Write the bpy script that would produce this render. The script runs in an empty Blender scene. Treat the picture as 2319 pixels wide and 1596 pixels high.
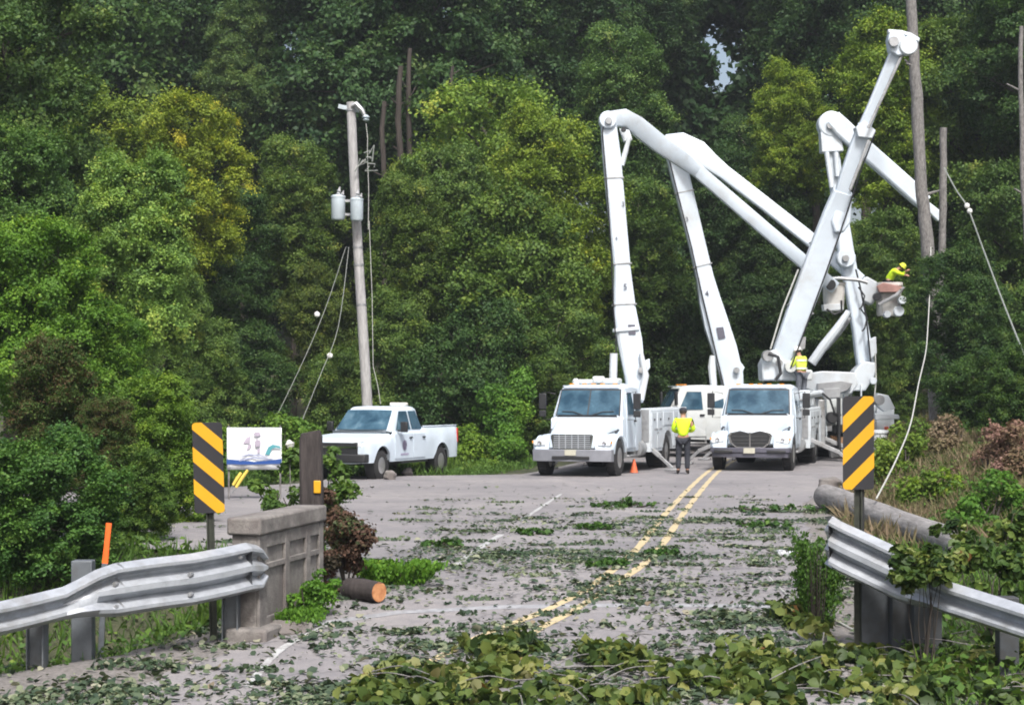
import bpy, bmesh, math, random
import numpy as np
from mathutils import Vector, Matrix, Euler

# ---------------------------------------------------------------- camera, sky, sun, exposure
C = bpy.context.scene
CAM_H = 2.3
F_D, CX, HY = 4076.0, 1159.5, 878.0            # focal length, centre and horizon in survey units
cd = bpy.data.cameras.new('camera'); cam = bpy.data.objects.new('camera', cd)
C.collection.objects.link(cam); C.camera = cam
cam.location = (0, 0, CAM_H); cam.rotation_euler = (math.radians(90), 0, 0)
cd.sensor_width = 36; cd.lens = 36*F_D/2319.0; cd.shift_y = 80.0/2319.0
cd.clip_start = 0.1; cd.clip_end = 2000

SUN_EL, SUN_AZ = math.radians(53), math.radians(170)   # azimuth from +Y clockwise
w = bpy.data.worlds.new('World'); C.world = w; w.use_nodes = True
nt = w.node_tree; nt.nodes.clear()
sky = nt.nodes.new('ShaderNodeTexSky'); sky.sky_type = 'NISHITA'; sky.sun_disc = False
sky.sun_elevation = SUN_EL; sky.sun_rotation = SUN_AZ
sky.air_density = 1.0; sky.dust_density = 6.0; sky.ozone_density = 1.0
hs = nt.nodes.new('ShaderNodeHueSaturation'); hs.inputs['Saturation'].default_value = 0.85
bg = nt.nodes.new('ShaderNodeBackground'); bg.inputs['Strength'].default_value = 0.15
ow = nt.nodes.new('ShaderNodeOutputWorld')
nt.links.new(sky.outputs[0], hs.inputs['Color']); nt.links.new(hs.outputs[0], bg.inputs[0]); nt.links.new(bg.outputs[0], ow.inputs[0])
sl = bpy.data.lights.new('sun', 'SUN'); so = bpy.data.objects.new('sun', sl); C.collection.objects.link(so)
sl.energy = 3.0; sl.angle = math.radians(9); sl.color = (1.0, 0.98, 0.955)
d = Vector((math.sin(SUN_AZ)*math.cos(SUN_EL), math.cos(SUN_AZ)*math.cos(SUN_EL), math.sin(SUN_EL)))
so.rotation_euler = d.to_track_quat('Z', 'Y').to_euler()
C.view_settings.view_transform = 'Standard'; C.view_settings.look = 'None'
C.view_settings.exposure = 0.5; C.view_settings.gamma = 1
C.cycles.max_bounces = 6; C.cycles.diffuse_bounces = 3; C.cycles.glossy_bounces = 3
C.cycles.transmission_bounces = 4; C.cycles.transparent_max_bounces = 6
C.cycles.caustics_reflective = False; C.cycles.caustics_refractive = False
C.render.filter_size = 1.9
C.cycles.filter_width = 1.9

R = random.Random(7)
def ss(a, b, x):
    t = max(0.0, min(1.0, (x-a)/(b-a))); return t*t*(3-2*t)

# ---------------------------------------------------------------- ground shape
def lerp_tab(tab, v):
    if v <= tab[0][0]: return tab[0][1]
    for (a, x), (b, y) in zip(tab, tab[1:]):
        if v <= b: return x+(y-x)*(v-a)/(b-a)
    return tab[-1][1]
def prof(Y):
    if Y >= 24: return 0.0
    t = 24-Y
    return -0.045*t*min(1, t/4)
XL = [(4,-6.5),(12,-4.3),(15,-3.7),(18.3,-2.55),(22,-1.75),(24,-1.6),(25.5,-4),(27,-16),(37,-20),(40,-8),(43,-5.2),(46.5,-4.2),(47.6,0.2),(50,0.9),(60,3),(80,8)]
XR = [(4,3.2),(15,3.0),(18,3.1),(20,3.4),(24,4.1),(35,5.6),(48,9.2),(60,11.5),(80,17)]
def road_z(X, Y): return prof(Y)
def terrain(X, Y):
    z = prof(Y)-0.03
    t = X-(6.0+(Y-25)*0.09) if Y > 19 else X-(5.6+(19-Y)*0.6)
    if t > 0: z += min(0.25*t*min(1, t/1.5), 4.0)
    # creek bed each side of the short bridge
    k = ss(3, 0, abs(Y-20.5)-1.2)
    if X < 0: z -= 1.1*k*ss(0.2, 1.6, -X-2.9-(20.5-Y)*0.25)
    # verge falling away on the left of the near rail
    z -= 0.25*ss(0.3, 3.0, -X-3.3-(18-Y)*0.3)*ss(24, 20, Y)
    t = -X-12
    if t > 0: z += min(0.15*t, 3)
    if Y > 60: z += min(0.16*(Y-60), 9.0)
    z += 0.05*math.sin(X*1.7+Y*.6)*math.sin(Y*1.1-X*.4) * (1 if (X < lerp_tab(XL, Y)-.6 or X > lerp_tab(XR, Y)+.5) else 0)
    return z
def W(x, y, Y): return Vector(((x-CX)*Y/F_D, Y, CAM_H-(y-HY)*Y/F_D))
def Gy(y):
    Y = CAM_H*F_D/(y-HY)
    for _ in range(30): Y = (CAM_H-prof(Y))*F_D/(y-HY)
    return Y
def G(x, y, dz=0.0):
    Y = Gy(y); return Vector(((x-CX)*Y/F_D, Y, prof(Y)+dz))

# ---------------------------------------------------------------- materials
MAT = {}
def nodes(name):
    m = bpy.data.materials.new(name); m.use_nodes = True; t = m.node_tree
    b = t.nodes['Principled BSDF']; return m, t, b
def noise(t, scale, detail=4, rough=.6, coord='Object', dist=0):
    tc = t.nodes.new('ShaderNodeTexCoord'); n = t.nodes.new('ShaderNodeTexNoise')
    n.inputs['Scale'].default_value = scale; n.inputs['Detail'].default_value = detail
    n.inputs['Roughness'].default_value = rough; n.inputs['Distortion'].default_value = dist
    t.links.new(tc.outputs[coord], n.inputs['Vector']); return n
def ramp(t, fac, stops):
    r = t.nodes.new('ShaderNodeValToRGB'); e = r.color_ramp.elements
    while len(e) > 1: e.remove(e[0])
    e[0].position = stops[0][0]; e[0].color = (*stops[0][1], 1)
    for p, c in stops[1:]:
        k = e.new(p); k.color = (*c, 1)
    t.links.new(fac, r.inputs[0]); return r
def mix(t, fac, a, b, mode='MIX'):
    m = t.nodes.new('ShaderNodeMix'); m.data_type = 'RGBA'; m.blend_type = mode
    if isinstance(fac, float): m.inputs[0].default_value = fac
    else: t.links.new(fac, m.inputs[0])
    for k, v in ((6, a), (7, b)):
        if isinstance(v, tuple): m.inputs[k].default_value = (*v, 1)
        else: t.links.new(v, m.inputs[k])
    return m.outputs[2]
def bump(t, b, h, strength=.3, dist=.02):
    k = t.nodes.new('ShaderNodeBump'); k.inputs['Strength'].default_value = strength; k.inputs['Distance'].default_value = dist
    t.links.new(h, k.inputs['Height']); t.links.new(k.outputs[0], b.inputs['Normal'])
def M(name, col, rough=.6, metal=0.0, var=.12, scale=6, dirt=None, bumps=0.0, spec=.5):
    """paint or plain stuff with a little mottling and optional dirt"""
    if name in MAT: return MAT[name]
    m, t, b = nodes(name)
    n = noise(t, scale)
    lo = tuple(c*(1-var) for c in col); hi = tuple(min(1, c*(1+var)) for c in col)
    r = ramp(t, n.outputs['Fac'], [(.3, lo), (.7, hi)]); out = r.outputs[0]
    if dirt:
        n2 = noise(t, scale*.45, 6, .7)
        f = ramp(t, n2.outputs['Fac'], [(.5, (0, 0, 0)), (.72, (.7, .7, .7))])
        out = mix(t, f.outputs[0], out, dirt)
    t.links.new(out, b.inputs['Base Color'])
    b.inputs['Roughness'].default_value = rough; b.inputs['Metallic'].default_value = metal
    b.inputs['Specular IOR Level'].default_value = spec
    if bumps: 
        n3 = noise(t, scale*5, 5); bump(t, b, n3.outputs['Fac'], bumps, .02)
    MAT[name] = m; return m

def leafmat(name, stops, transl=.35, rough=.55):
    """leaf material: tone varies from leaf to leaf (attribute v), tinted by the object's own colour"""
    m = bpy.data.materials.new(name); m.use_nodes = True; t = m.node_tree; t.nodes.clear()
    a = t.nodes.new('ShaderNodeAttribute'); a.attribute_name = 'v'
    r = ramp(t, a.outputs['Fac'], stops)
    oi = t.nodes.new('ShaderNodeObjectInfo')
    c = mix(t, 1.0, r.outputs[0], oi.outputs['Color'], 'MULTIPLY')
    p = t.nodes.new('ShaderNodeBsdfPrincipled'); p.inputs['Roughness'].default_value = rough; p.inputs['Specular IOR Level'].default_value = .22
    tr = t.nodes.new('ShaderNodeBsdfTranslucent'); mx = t.nodes.new('ShaderNodeMixShader'); mx.inputs[0].default_value = transl
    c2 = mix(t, 1.0, c, (1.15, 1.2, .6), 'MULTIPLY')
    t.links.new(c, p.inputs['Base Color']); t.links.new(c2, tr.inputs[0])
    t.links.new(p.outputs[0], mx.inputs[1]); t.links.new(tr.outputs[0], mx.inputs[2])
    o = t.nodes.new('ShaderNodeOutputMaterial'); t.links.new(mx.outputs[0], o.inputs[0])
    MAT[name] = m; return m
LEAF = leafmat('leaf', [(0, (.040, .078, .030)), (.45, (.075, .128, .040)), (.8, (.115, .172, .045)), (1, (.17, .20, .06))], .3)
WITHER = leafmat('withered_leaf', [(0, (.035, .030, .018)), (.3, (.075, .042, .030)), (.5, (.105, .06, .04)), (.62, (.05, .07, .03)), (.8, (.075, .105, .035)), (1, (.17, .14, .09))], .2, .7)
WITHER2 = leafmat('half_withered_leaf', [(0, (.04, .07, .025)), (.38, (.065, .105, .032)), (.46, (.075, .05, .03)), (.6, (.095, .058, .038)), (.68, (.06, .10, .03)), (1, (.11, .15, .05))], .2, .7)
STRAW = leafmat('dry_straw', [(0, (.07, .075, .035)), (.3, (.14, .115, .065)), (.55, (.20, .145, .11)), (.8, (.21, .135, .115)), (1, (.30, .23, .18))], .2, .8)
LITTER = leafmat('litter', [(0, (.03, .052, .034)), (.38, (.06, .09, .05)), (.6, (.12, .15, .085)), (.78, (.22, .24, .16)), (.9, (.30, .29, .22)), (1, (.14, .09, .05))], .15, .6)
VINE = leafmat('vine_leaf', [(0, (.022, .042, .016)), (.35, (.055, .09, .024)), (.6, (.11, .145, .038)), (.78, (.20, .205, .065)), (.93, (.34, .34, .19)), (1, (.15, .075, .03))], .25, .5)

WHITE = M('white_paint', (.56, .64, .72), .3, 0, .04, 2, (.48, .55, .60), 0)
BOOMW = M('boom_fibreglass', (.57, .64, .71), .4, 0, .06, 1.5, (.42, .43, .42))
BODYW = M('service_body_paint', (.56, .61, .65), .4, 0, .05, 2, (.42, .42, .4))
CREAM = M('cream_paint', (.52, .55, .55), .45, 0, .06, 2, (.4, .4, .36))
GREYP = M('grey_paint', (.30, .31, .32), .5, 0, .15, 4, (.12, .11, .1))
STEEL = M('worn_steel', (.36, .37, .38), .45, .6, .2, 5, (.15, .13, .11))
ALU = M('polished_rim', (.62, .62, .62), .3, .8, .1, 8)
CHROME = M('chrome', (.7, .7, .72), .15, 1.0, .03, 4)
BUMPG = M('bumper_grey', (.24, .25, .28), .4, .3, .1, 5)
BLACK = M('black_plastic', (.018, .019, .021), .5, 0, .2, 5)
RUBBER = M('tyre_rubber', (.022, .022, .023), .8, 0, .2, 8)
AMBER = M('amber_lens', (.75, .28, .03), .25, 0, .05, 5)
RED = M('red_lens', (.5, .03, .02), .3, 0, .05, 5)
YEL = M('sign_yellow', (.60, .31, .008), .45, 0, .06, 3)
SIGNB = M('sign_black', (.018, .018, .022), .5, 0, .2, 3)
HIVIS = M('hi_vis_cloth', (.62, .92, .02), .75, 0, .12, 14)
HIVIS2 = M('hi_vis_vest', (.66, .80, .08), .75, 0, .12, 14)
NAVY = M('dark_work_trousers', (.022, .025, .035), .85, 0, .2, 14)
GREYCL = M('grey_work_trousers', (.10, .11, .13), .85, 0, .2, 14)
SKIN = M('skin', (.45, .25, .17), .55, 0, .06, 10)
HAIR = M('dark_hair', (.02, .014, .01), .7, 0, .2, 20)
BOOT = M('boot_leather', (.03, .02, .015), .6, 0, .2, 12)
HELM = M('white_helmet', (.75, .75, .72), .3, 0, .03, 4)
ORANGE = M('orange_plastic', (.85, .14, .02), .5, 0, .06, 6)
CABLE = M('pale_cable', (.42, .43, .40), .6, 0, .12, 9)
WIRE = M('dull_wire', (.20, .22, .20), .6, 0, .12, 9)
TRANSF = M('transformer_grey', (.45, .52, .56), .4, .1, .06, 3, (.25, .27, .27))
def glass():
    m, t, b = nodes('cab_glass'); n = noise(t, 2.6, 3, .5, dist=.3); r = ramp(t, n.outputs['Fac'], [(.35, (.015, .045, .075)), (.6, (.05, .105, .15)), (.75, (.11, .18, .23))])
    t.links.new(r.outputs[0], b.inputs['Base Color'])
    b.inputs['Roughness'].default_value = .12; b.inputs['Specular IOR Level'].default_value = .22
    return m
GLASS = glass()
LAMPG = M('lamp_glass', (.70, .74, .76), .12, .35, .1, 10)

def bark(name, a, b_, sc=9, ms=(1, 1, .14)):
    m, t, b = nodes(name)
    tc = t.nodes.new('ShaderNodeTexCoord'); mp = t.nodes.new('ShaderNodeMapping'); mp.inputs['Scale'].default_value = ms
    n = t.nodes.new('ShaderNodeTexNoise'); n.inputs['Scale'].default_value = sc; n.inputs['Detail'].default_value = 7; n.inputs['Roughness'].default_value = .7
    t.links.new(tc.outputs['Object'], mp.inputs[0]); t.links.new(mp.outputs[0], n.inputs['Vector'])
    r = ramp(t, n.outputs['Fac'], [(.3, a), (.7, b_)]); t.links.new(r.outputs[0], b.inputs['Base Color'])
    b.inputs['Roughness'].default_value = .9; bump(t, b, n.outputs['Fac'], .6, .03); MAT[name] = m; return m
BARK = bark('bark', (.022, .018, .015), (.06, .048, .04))  # kept dark so sunlit trunks inside the wood look shaded
BARKG = bark('pale_bark', (.055, .052, .05), (.27, .26, .25), 22, (1, 1, .35))
POLEW = bark('weathered_pole', (.22, .215, .215), (.46, .455, .455), 14)
LOGW = bark('fallen_pole_wood', (.09, .085, .083), (.33, .32, .315), 12, (1, .14, 1))
DARKW = bark('charred_wood', (.015, .012, .012), (.06, .05, .048), 16)
def concrete():
    m, t, b = nodes('old_concrete')
    n = noise(t, 5, 8, .7); n2 = noise(t, 60, 4, .6); n3 = noise(t, 1.6, 5, .6)
    r = ramp(t, n.outputs['Fac'], [(.25, (.075, .07, .066)), (.5, (.19, .177, .165)), (.75, (.32, .30, .28))])
    r3 = ramp(t, n3.outputs['Fac'], [(.45, (0, 0, 0)), (.6, (.8, .8, .8))])
    c = mix(t, r3.outputs[0], r.outputs[0], (.12, .105, .1))
    c = mix(t, .35, c, n2.outputs['Fac'], 'OVERLAY')
    t.links.new(c, b.inputs['Base Color']); b.inputs['Roughness'].default_value = .92; bump(t, b, n2.outputs['Fac'], .5, .02)
    return m
CONC = concrete()
def galv():
    m, t, b = nodes('galvanised_steel')
    n = noise(t, 7, 6, .65); n2 = noise(t, 2.2, 6, .7)
    r = ramp(t, n.outputs['Fac'], [(.3, (.30, .32, .35)), (.7, (.45, .48, .52))])
    f = ramp(t, n2.outputs['Fac'], [(.52, (0, 0, 0)), (.68, (.6, .6, .6))])
    c = mix(t, f.outputs[0], r.outputs[0], (.22, .21, .19))
    t.links.new(c, b.inputs['Base Color']); b.inputs['Metallic'].default_value = .3; b.inputs['Roughness'].default_value = .38
    bump(t, b, n.outputs['Fac'], .12, .01); return m
GALV = galv()
GPOST = M('galvanised_post', (.13, .145, .16), .6, .3, .2, 6, (.08, .07, .06))
def spray_leaves(cl, per, leaf, rng, vbase=.45, vvar=.19):
    """soft-edged leaf sprays: rows (x,y,z,r); each spray a tilted flattened cloud of leaves"""
    cl = np.asarray(cl, float); cnt = np.maximum(10, (per*(cl[:, 3]/cl[:, 3].mean())**2).astype(int)); idx = np.repeat(np.arange(len(cl)), cnt); n = len(idx)
    a = rng.normal(size=(len(cl), 3)); a[:, 2] = np.abs(a[:, 2])+1.1; a /= np.linalg.norm(a, axis=1)[:, None]
    D = rng.normal(size=(n, 3)); D /= np.linalg.norm(D, axis=1)[:, None]; rad = np.abs(rng.normal(size=n))*.55+.15
    O = D*rad[:, None]; h = (O*a[idx]).sum(1); O = O-a[idx]*(h*rng.choice([.35, .6], n))[:, None]
    P = cl[idx, :3]+O*cl[idx, 3:4]; N = a[idx]*.9+D*.45+rng.normal(size=(n, 3))*.55
    v = vbase+(rng.normal(size=len(cl))*vvar)[idx]+rng.normal(size=n)*.11+.10*h  # upper side of each spray toned lighter, as if lit from above
    return P, N, leaf*rng.uniform(.55, 1.35, n), v
def asphalt():
    m, t, b = nodes('old_asphalt')
    big = noise(t, .35, 5, .6, dist=.6); mid = noise(t, 3, 6, .7); fine = noise(t, 70, 4, .8)
    r = ramp(t, big.outputs['Fac'], [(.3, (.175, .17, .178)), (.5, (.225, .216, .222)), (.7, (.27, .258, .256))])
    m2 = ramp(t, mid.outputs['Fac'], [(.3, (.78, .78, .80)), (.7, (1.1, 1.08, 1.06))])
    c = mix(t, 1.0, r.outputs[0], m2.outputs[0], 'MULTIPLY')
    f2 = ramp(t, fine.outputs['Fac'], [(.3, (.65, .65, .65)), (.7, (1.3, 1.3, 1.3))])
    c = mix(t, .8, c, f2.outputs[0], 'MULTIPLY')
    # thin cracks
    tc = t.nodes.new('ShaderNodeTexCoord'); v = t.nodes.new('ShaderNodeTexVoronoi'); v.feature = 'DISTANCE_TO_EDGE'; v.inputs['Scale'].default_value = .55
    wv = noise(t, 1.8, 4); ad = t.nodes.new('ShaderNodeVectorMath'); ad.operation = 'MULTIPLY_ADD'; ad.inputs[1].default_value = (.5, .5, .5)
    t.links.new(wv.outputs['Color'], ad.inputs[0]); t.links.new(tc.outputs['Object'], ad.inputs[2]); t.links.new(ad.outputs[0], v.inputs['Vector'])
    ck = ramp(t, v.outputs['Distance'], [(0, (.45, .45, .45)), (.012, (1, 1, 1))])
    c = mix(t, .8, c, ck.outputs[0], 'MULTIPLY')
    t.links.new(c, b.inputs['Base Color']); b.inputs['Roughness'].default_value = .82
    bump(t, b, fine.outputs['Fac'], .5, .012); return m
ASPH = asphalt()
def paint(name, col, wear=.5):
    m, t, b = nodes(name)
    n = noise(t, 9, 7, .75); n2 = noise(t, 60, 3, .6)
    f = ramp(t, n.outputs['Fac'], [(wear-.06, (0, 0, 0)), (wear+.05, (1, 1, 1))])
    c = mix(t, f.outputs[0], col, (.27, .26, .26)); g = ramp(t, n2.outputs['Fac'], [(.3, (.8, .8, .8)), (.7, (1.1, 1.1, 1.1))])
    c = mix(t, 1.0, c, g.outputs[0], 'MULTIPLY')
    t.links.new(c, b.inputs['Base Color']); b.inputs['Roughness'].default_value = .7; return m
PYEL = paint('worn_yellow_paint', (.50, .41, .24), .60); PWHT = paint('worn_white_paint', (.44, .45, .45), .54)
def soil():
    m, t, b = nodes('verge_soil')
    n = noise(t, .8, 7, .7); n2 = noise(t, 40, 5, .7)
    r = ramp(t, n.outputs['Fac'], [(.3, (.03, .042, .018)), (.5, (.055, .062, .03)), (.72, (.10, .085, .055))])
    g = ramp(t, n2.outputs['Fac'], [(.25, (.5, .5, .5)), (.75, (1.4, 1.4, 1.4))])
    c = mix(t, 1.0, r.outputs[0], g.outputs[0], 'MULTIPLY')
    t.links.new(c, b.inputs['Base Color']); b.inputs['Roughness'].default_value = .95; bump(t, b, n2.outputs['Fac'], .8, .04); return m
SOIL = soil()
GRAVEL = M('gravel_shoulder', (.21, .195, .185), .9, 0, .35, 25, (.13, .12, .10), .9)

# ---------------------------------------------------------------- object helpers
col = C.collection
def tag(o, label=None, cat=None, group=None, kind=None):
    if label: o['label'] = label
    if cat: o['category'] = cat
    if group: o['group'] = group
    if kind: o['kind'] = kind
    return o
def empty(name, loc, rz=0.0, label=None, cat=None, group=None):
    o = bpy.data.objects.new(name, None); col.objects.link(o); o.empty_display_size = .3
    o.location = loc; o.rotation_euler = (0, 0, rz)
    return tag(o, label, cat, group)
def mw(o):
    m = Matrix.LocRotScale(o.location, o.rotation_euler, o.scale)
    return mw(o.parent) @ m if o.parent else m
def copy_tree(o, parent=None):
    c = o.copy(); col.objects.link(c); c.parent = parent
    for ch in [x for x in col.objects if x.parent == o]: copy_tree(ch, c)
    return c

class MB:
    def __init__(s): s.v = []; s.f = []; s.m = []
    def add(s, vs, fs, mi=0):
        b = len(s.v); s.v += [tuple(v) for v in vs]; s.f += [tuple(b+i for i in f) for f in fs]; s.m += [mi]*len(fs); return s
    def box(s, c, size, rot=None, mi=0):
        c = Vector(c); hx, hy, hz = (k/2 for k in size)
        vs = [Vector((x, y, z)) for x in (-hx, hx) for y in (-hy, hy) for z in (-hz, hz)]
        if rot is not None: 
            rm = rot if isinstance(rot, Matrix) else Euler(rot).to_matrix()
            vs = [rm @ v for v in vs]
        return s.add([v+c for v in vs], [(0,1,3,2),(4,6,7,5),(0,4,5,1),(2,3,7,6),(0,2,6,4),(1,5,7,3)], mi)
    def frame(s, d, up=None):
        d = d.normalized(); up = Vector(up) if up else (Vector((0, 0, 1)) if abs(d.z) < .95 else Vector((1, 0, 0)))
        a = d.cross(up).normalized(); b = a.cross(d).normalized(); return a, b
    def tube(s, pts, rs, n=10, mi=0, caps=True):
        pts = [Vector(p) for p in pts]
        if not isinstance(rs, (list, tuple)): rs = [rs]*len(pts)
        vs = []; fs = []; pa = None
        for i, p in enumerate(pts):
            d = (pts[min(i+1, len(pts)-1)]-pts[max(i-1, 0)])
            a, b = s.frame(d)
            if pa is not None and a.dot(pa) < 0: a, b = -a, -b
            if pa is not None:
                a = (pa-d.normalized()*pa.dot(d.normalized())).normalized(); b = a.cross(d.normalized()).normalized()*(1)
                b = -b if b.dot(pb) < 0 else b
            pa, pb = a, b
            for k in range(n):
                t = 2*math.pi*k/n; vs.append(p+(a*math.cos(t)+b*math.sin(t))*rs[i])
        for i in range(len(pts)-1):
            for k in range(n):
                k2 = (k+1) % n; fs.append((i*n+k, i*n+k2, (i+1)*n+k2, (i+1)*n+k))
        if caps: fs.append(tuple(range(n))[::-1]); fs.append(tuple((len(pts)-1)*n+k for k in range(n)))
        return s.add(vs, fs, mi)
    def cyl(s, a, b, r, r2=None, n=16, mi=0): return s.tube([a, b], [r, r if r2 is None else r2], n, mi)
    def beam(s, st, side=None, mi=0):
        """tapered rectangular beam: stations (point, width, depth); side = direction of the depth axis"""
        vs = []; fs = []; side = Vector(side or (0, 1, 0))
        pts = [Vector(p[0]) for p in st]
        for i, (p, wd, dp) in enumerate(st):
            d = (pts[min(i+1, len(pts)-1)]-pts[max(i-1, 0)]).normalized()
            a = d.cross(side).normalized(); b = a.cross(d).normalized()
            c = .22
            for (u, v) in ((-1+c, -1), (1-c, -1), (1, -1+c), (1, 1-c), (1-c, 1), (-1+c, 1), (-1, 1-c), (-1, -1+c)):
                vs.append(Vector(p)+a*u*wd/2+b*v*dp/2)
        n = 8
        for i in range(len(st)-1):
            for k in range(n): k2 = (k+1) % n; fs.append((i*n+k, i*n+k2, (i+1)*n+k2, (i+1)*n+k))
        fs.append(tuple(range(n))[::-1]); fs.append(tuple((len(st)-1)*n+k for k in range(n)))
        return s.add(vs, fs, mi)
    def loft(s, secs, closed=True, caps=True, mi=0):
        n = len(secs[0]); vs = [p for sec in secs for p in sec]; fs = []
        for i in range(len(secs)-1):
            for k in range(n if closed else n-1):
                k2 = (k+1) % n; fs.append((i*n+k, i*n+k2, (i+1)*n+k2, (i+1)*n+k))
        if caps: fs.append(tuple(range(n))[::-1]); fs.append(tuple((len(secs)-1)*n+k for k in range(n)))
        return s.add(vs, fs, mi)
    def prism(s, poly, axis, a, b, mi=0):
        """poly of 2-D points extruded along axis 'x','y','z' from a to b"""
        def P(u, v, t): return {'x': (t, u, v), 'y': (u, t, v), 'z': (u, v, t)}[axis]
        return s.loft([[P(u, v, a) for u, v in poly], [P(u, v, b) for u, v in poly]], mi=mi)
    def lathe(s, prof_, c, axis, n=24, mi=0, caps=True):
        """prof_: (radius, offset along axis)"""
        c = Vector(c); ax = Vector(axis).normalized(); a, b = s.frame(ax)
        vs = []; fs = []
        for r, t in prof_:
            for k in range(n):
                q = 2*math.pi*k/n; vs.append(c+ax*t+(a*math.cos(q)+b*math.sin(q))*r)
        m = len(prof_)
        for i in range(m-1):
            for k in range(n): k2 = (k+1) % n; fs.append((i*n+k, i*n+k2, (i+1)*n+k2, (i+1)*n+k))
        if caps and prof_[0][0] > 1e-4: fs.append(tuple(range(n))[::-1])
        if caps and prof_[-1][0] > 1e-4: fs.append(tuple((m-1)*n+k for k in range(n)))
        return s.add(vs, fs, mi)
    def build(s, name, mat, parent=None, world=False, bevel=0.0, smooth=35, sub=0):
        me = bpy.data.meshes.new(name)
        vs = s.v
        if world and parent is not None:
            inv = mw(parent).inverted(); vs = [inv @ Vector(v) for v in vs]
        me.from_pydata([tuple(v) for v in vs], [], s.f)
        for mm in (mat if isinstance(mat, (list, tuple)) else [mat]): me.materials.append(mm)
        me.polygons.foreach_set('material_index', s.m)
        bm = bmesh.new(); bm.from_mesh(me); bmesh.ops.recalc_face_normals(bm, faces=bm.faces); bm.to_mesh(me); bm.free()
        o = bpy.data.objects.new(name, me); col.objects.link(o); o.parent = parent
        if sub:
            sm = o.modifiers.new('sub', 'SUBSURF'); sm.levels = sm.render_levels = sub
        if bevel:
            bv = o.modifiers.new('bevel', 'BEVEL'); bv.width = bevel; bv.segments = 2; bv.limit_method = 'ANGLE'; bv.angle_limit = math.radians(35)
        if smooth:
            me.polygons.foreach_set('use_smooth', [True]*len(me.polygons))
            try: me.set_sharp_from_angle(angle=math.radians(smooth))
            except Exception: pass
        return o

def text_mesh(name, s, size, mat, parent, mat4, ext=.004):
    """lettering as a thin mesh; mat4 places it (x right, y up, z out)"""
    c = bpy.data.curves.new('tmp', 'FONT'); c.body = s; c.size = size; c.extrude = ext; c.align_x = 'CENTER'; c.align_y = 'CENTER'
    to = bpy.data.objects.new('tmp', c); col.objects.link(to)
    me = bpy.data.meshes.new_from_object(to); col.objects.unlink(to); bpy.data.objects.remove(to)
    me.transform(mat4); me.name = name; me.materials.clear(); me.materials.append(mat)
    o = bpy.data.objects.new(name, me); col.objects.link(o); o.parent = parent
    return o

# ---------------------------------------------------------------- leaves, in bulk
L4 = (np.array([[-.5, 0, 0], [0, -.33, .10], [.5, 0, 0], [0, .33, .10]]), [(0, 1, 2, 3)])
L7 = (np.array([[-.5, 0, .0], [-.28, -.34, .09], [.15, -.36, .10], [.55, 0, -.08], [.15, .36, .10], [-.28, .34, .09], [-.1, 0, .0], [.2, 0, -.01]]),
      [(0, 1, 6), (1, 2, 7, 6), (2, 3, 7), (3, 4, 7), (4, 5, 6, 7), (5, 0, 6)])
GB = (np.array([[-.03, 0, 0], [.03, 0, 0], [.018, .12, .55], [0, .38, 1.0]]), [(0, 1, 2), (0, 2, 3)])
def leaves(name, P, N, S, v, mat, parent=None, templ=L4, rng=None, T=None, inv=None):
    n = len(P); rng = rng or np.random.default_rng(1)
    N = N/np.maximum(1e-6, np.linalg.norm(N, axis=1))[:, None]
    if T is None: T = rng.normal(size=(n, 3))
    T = T-N*(T*N).sum(1)[:, None]; T /= np.maximum(1e-6, np.linalg.norm(T, axis=1))[:, None]
    B = np.cross(N, T); tv, tf = templ; k = len(tv)
    S = np.asarray(S).reshape(-1, 1, 1)*np.ones((n, 1, 1))
    V = P[:, None, :]+S*(tv[None, :, 0:1]*T[:, None, :]+tv[None, :, 1:2]*B[:, None, :]+tv[None, :, 2:3]*N[:, None, :])
    V = V.reshape(-1, 3)
    if inv is not None:
        A = np.array(inv); V = V@A[:3, :3].T+A[:3, 3]
    me = bpy.data.meshes.new(name)
    me.vertices.add(n*k); me.vertices.foreach_set('co', V.astype(np.float32).ravel())
    per = np.array([i for f in tf for i in f]); sizes = np.array([len(f) for f in tf])
    loops = (np.arange(n)[:, None]*k+per[None, :]).ravel()
    starts = (np.arange(n)[:, None]*len(per)+np.concatenate([[0], np.cumsum(sizes)[:-1]])[None, :]).ravel()
    me.loops.add(len(loops)); me.loops.foreach_set('vertex_index', loops.astype(np.int32))
    me.polygons.add(len(starts)); me.polygons.foreach_set('loop_start', starts.astype(np.int32))
    me.update(calc_edges=True)
    a = me.attributes.new('v', 'FLOAT', 'POINT'); a.data.foreach_set('value', np.repeat(np.clip(v, 0, 1), k).astype(np.float32))
    me.materials.append(mat)
    o = bpy.data.objects.new(name, me); col.objects.link(o); o.parent = parent
    return o
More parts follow.
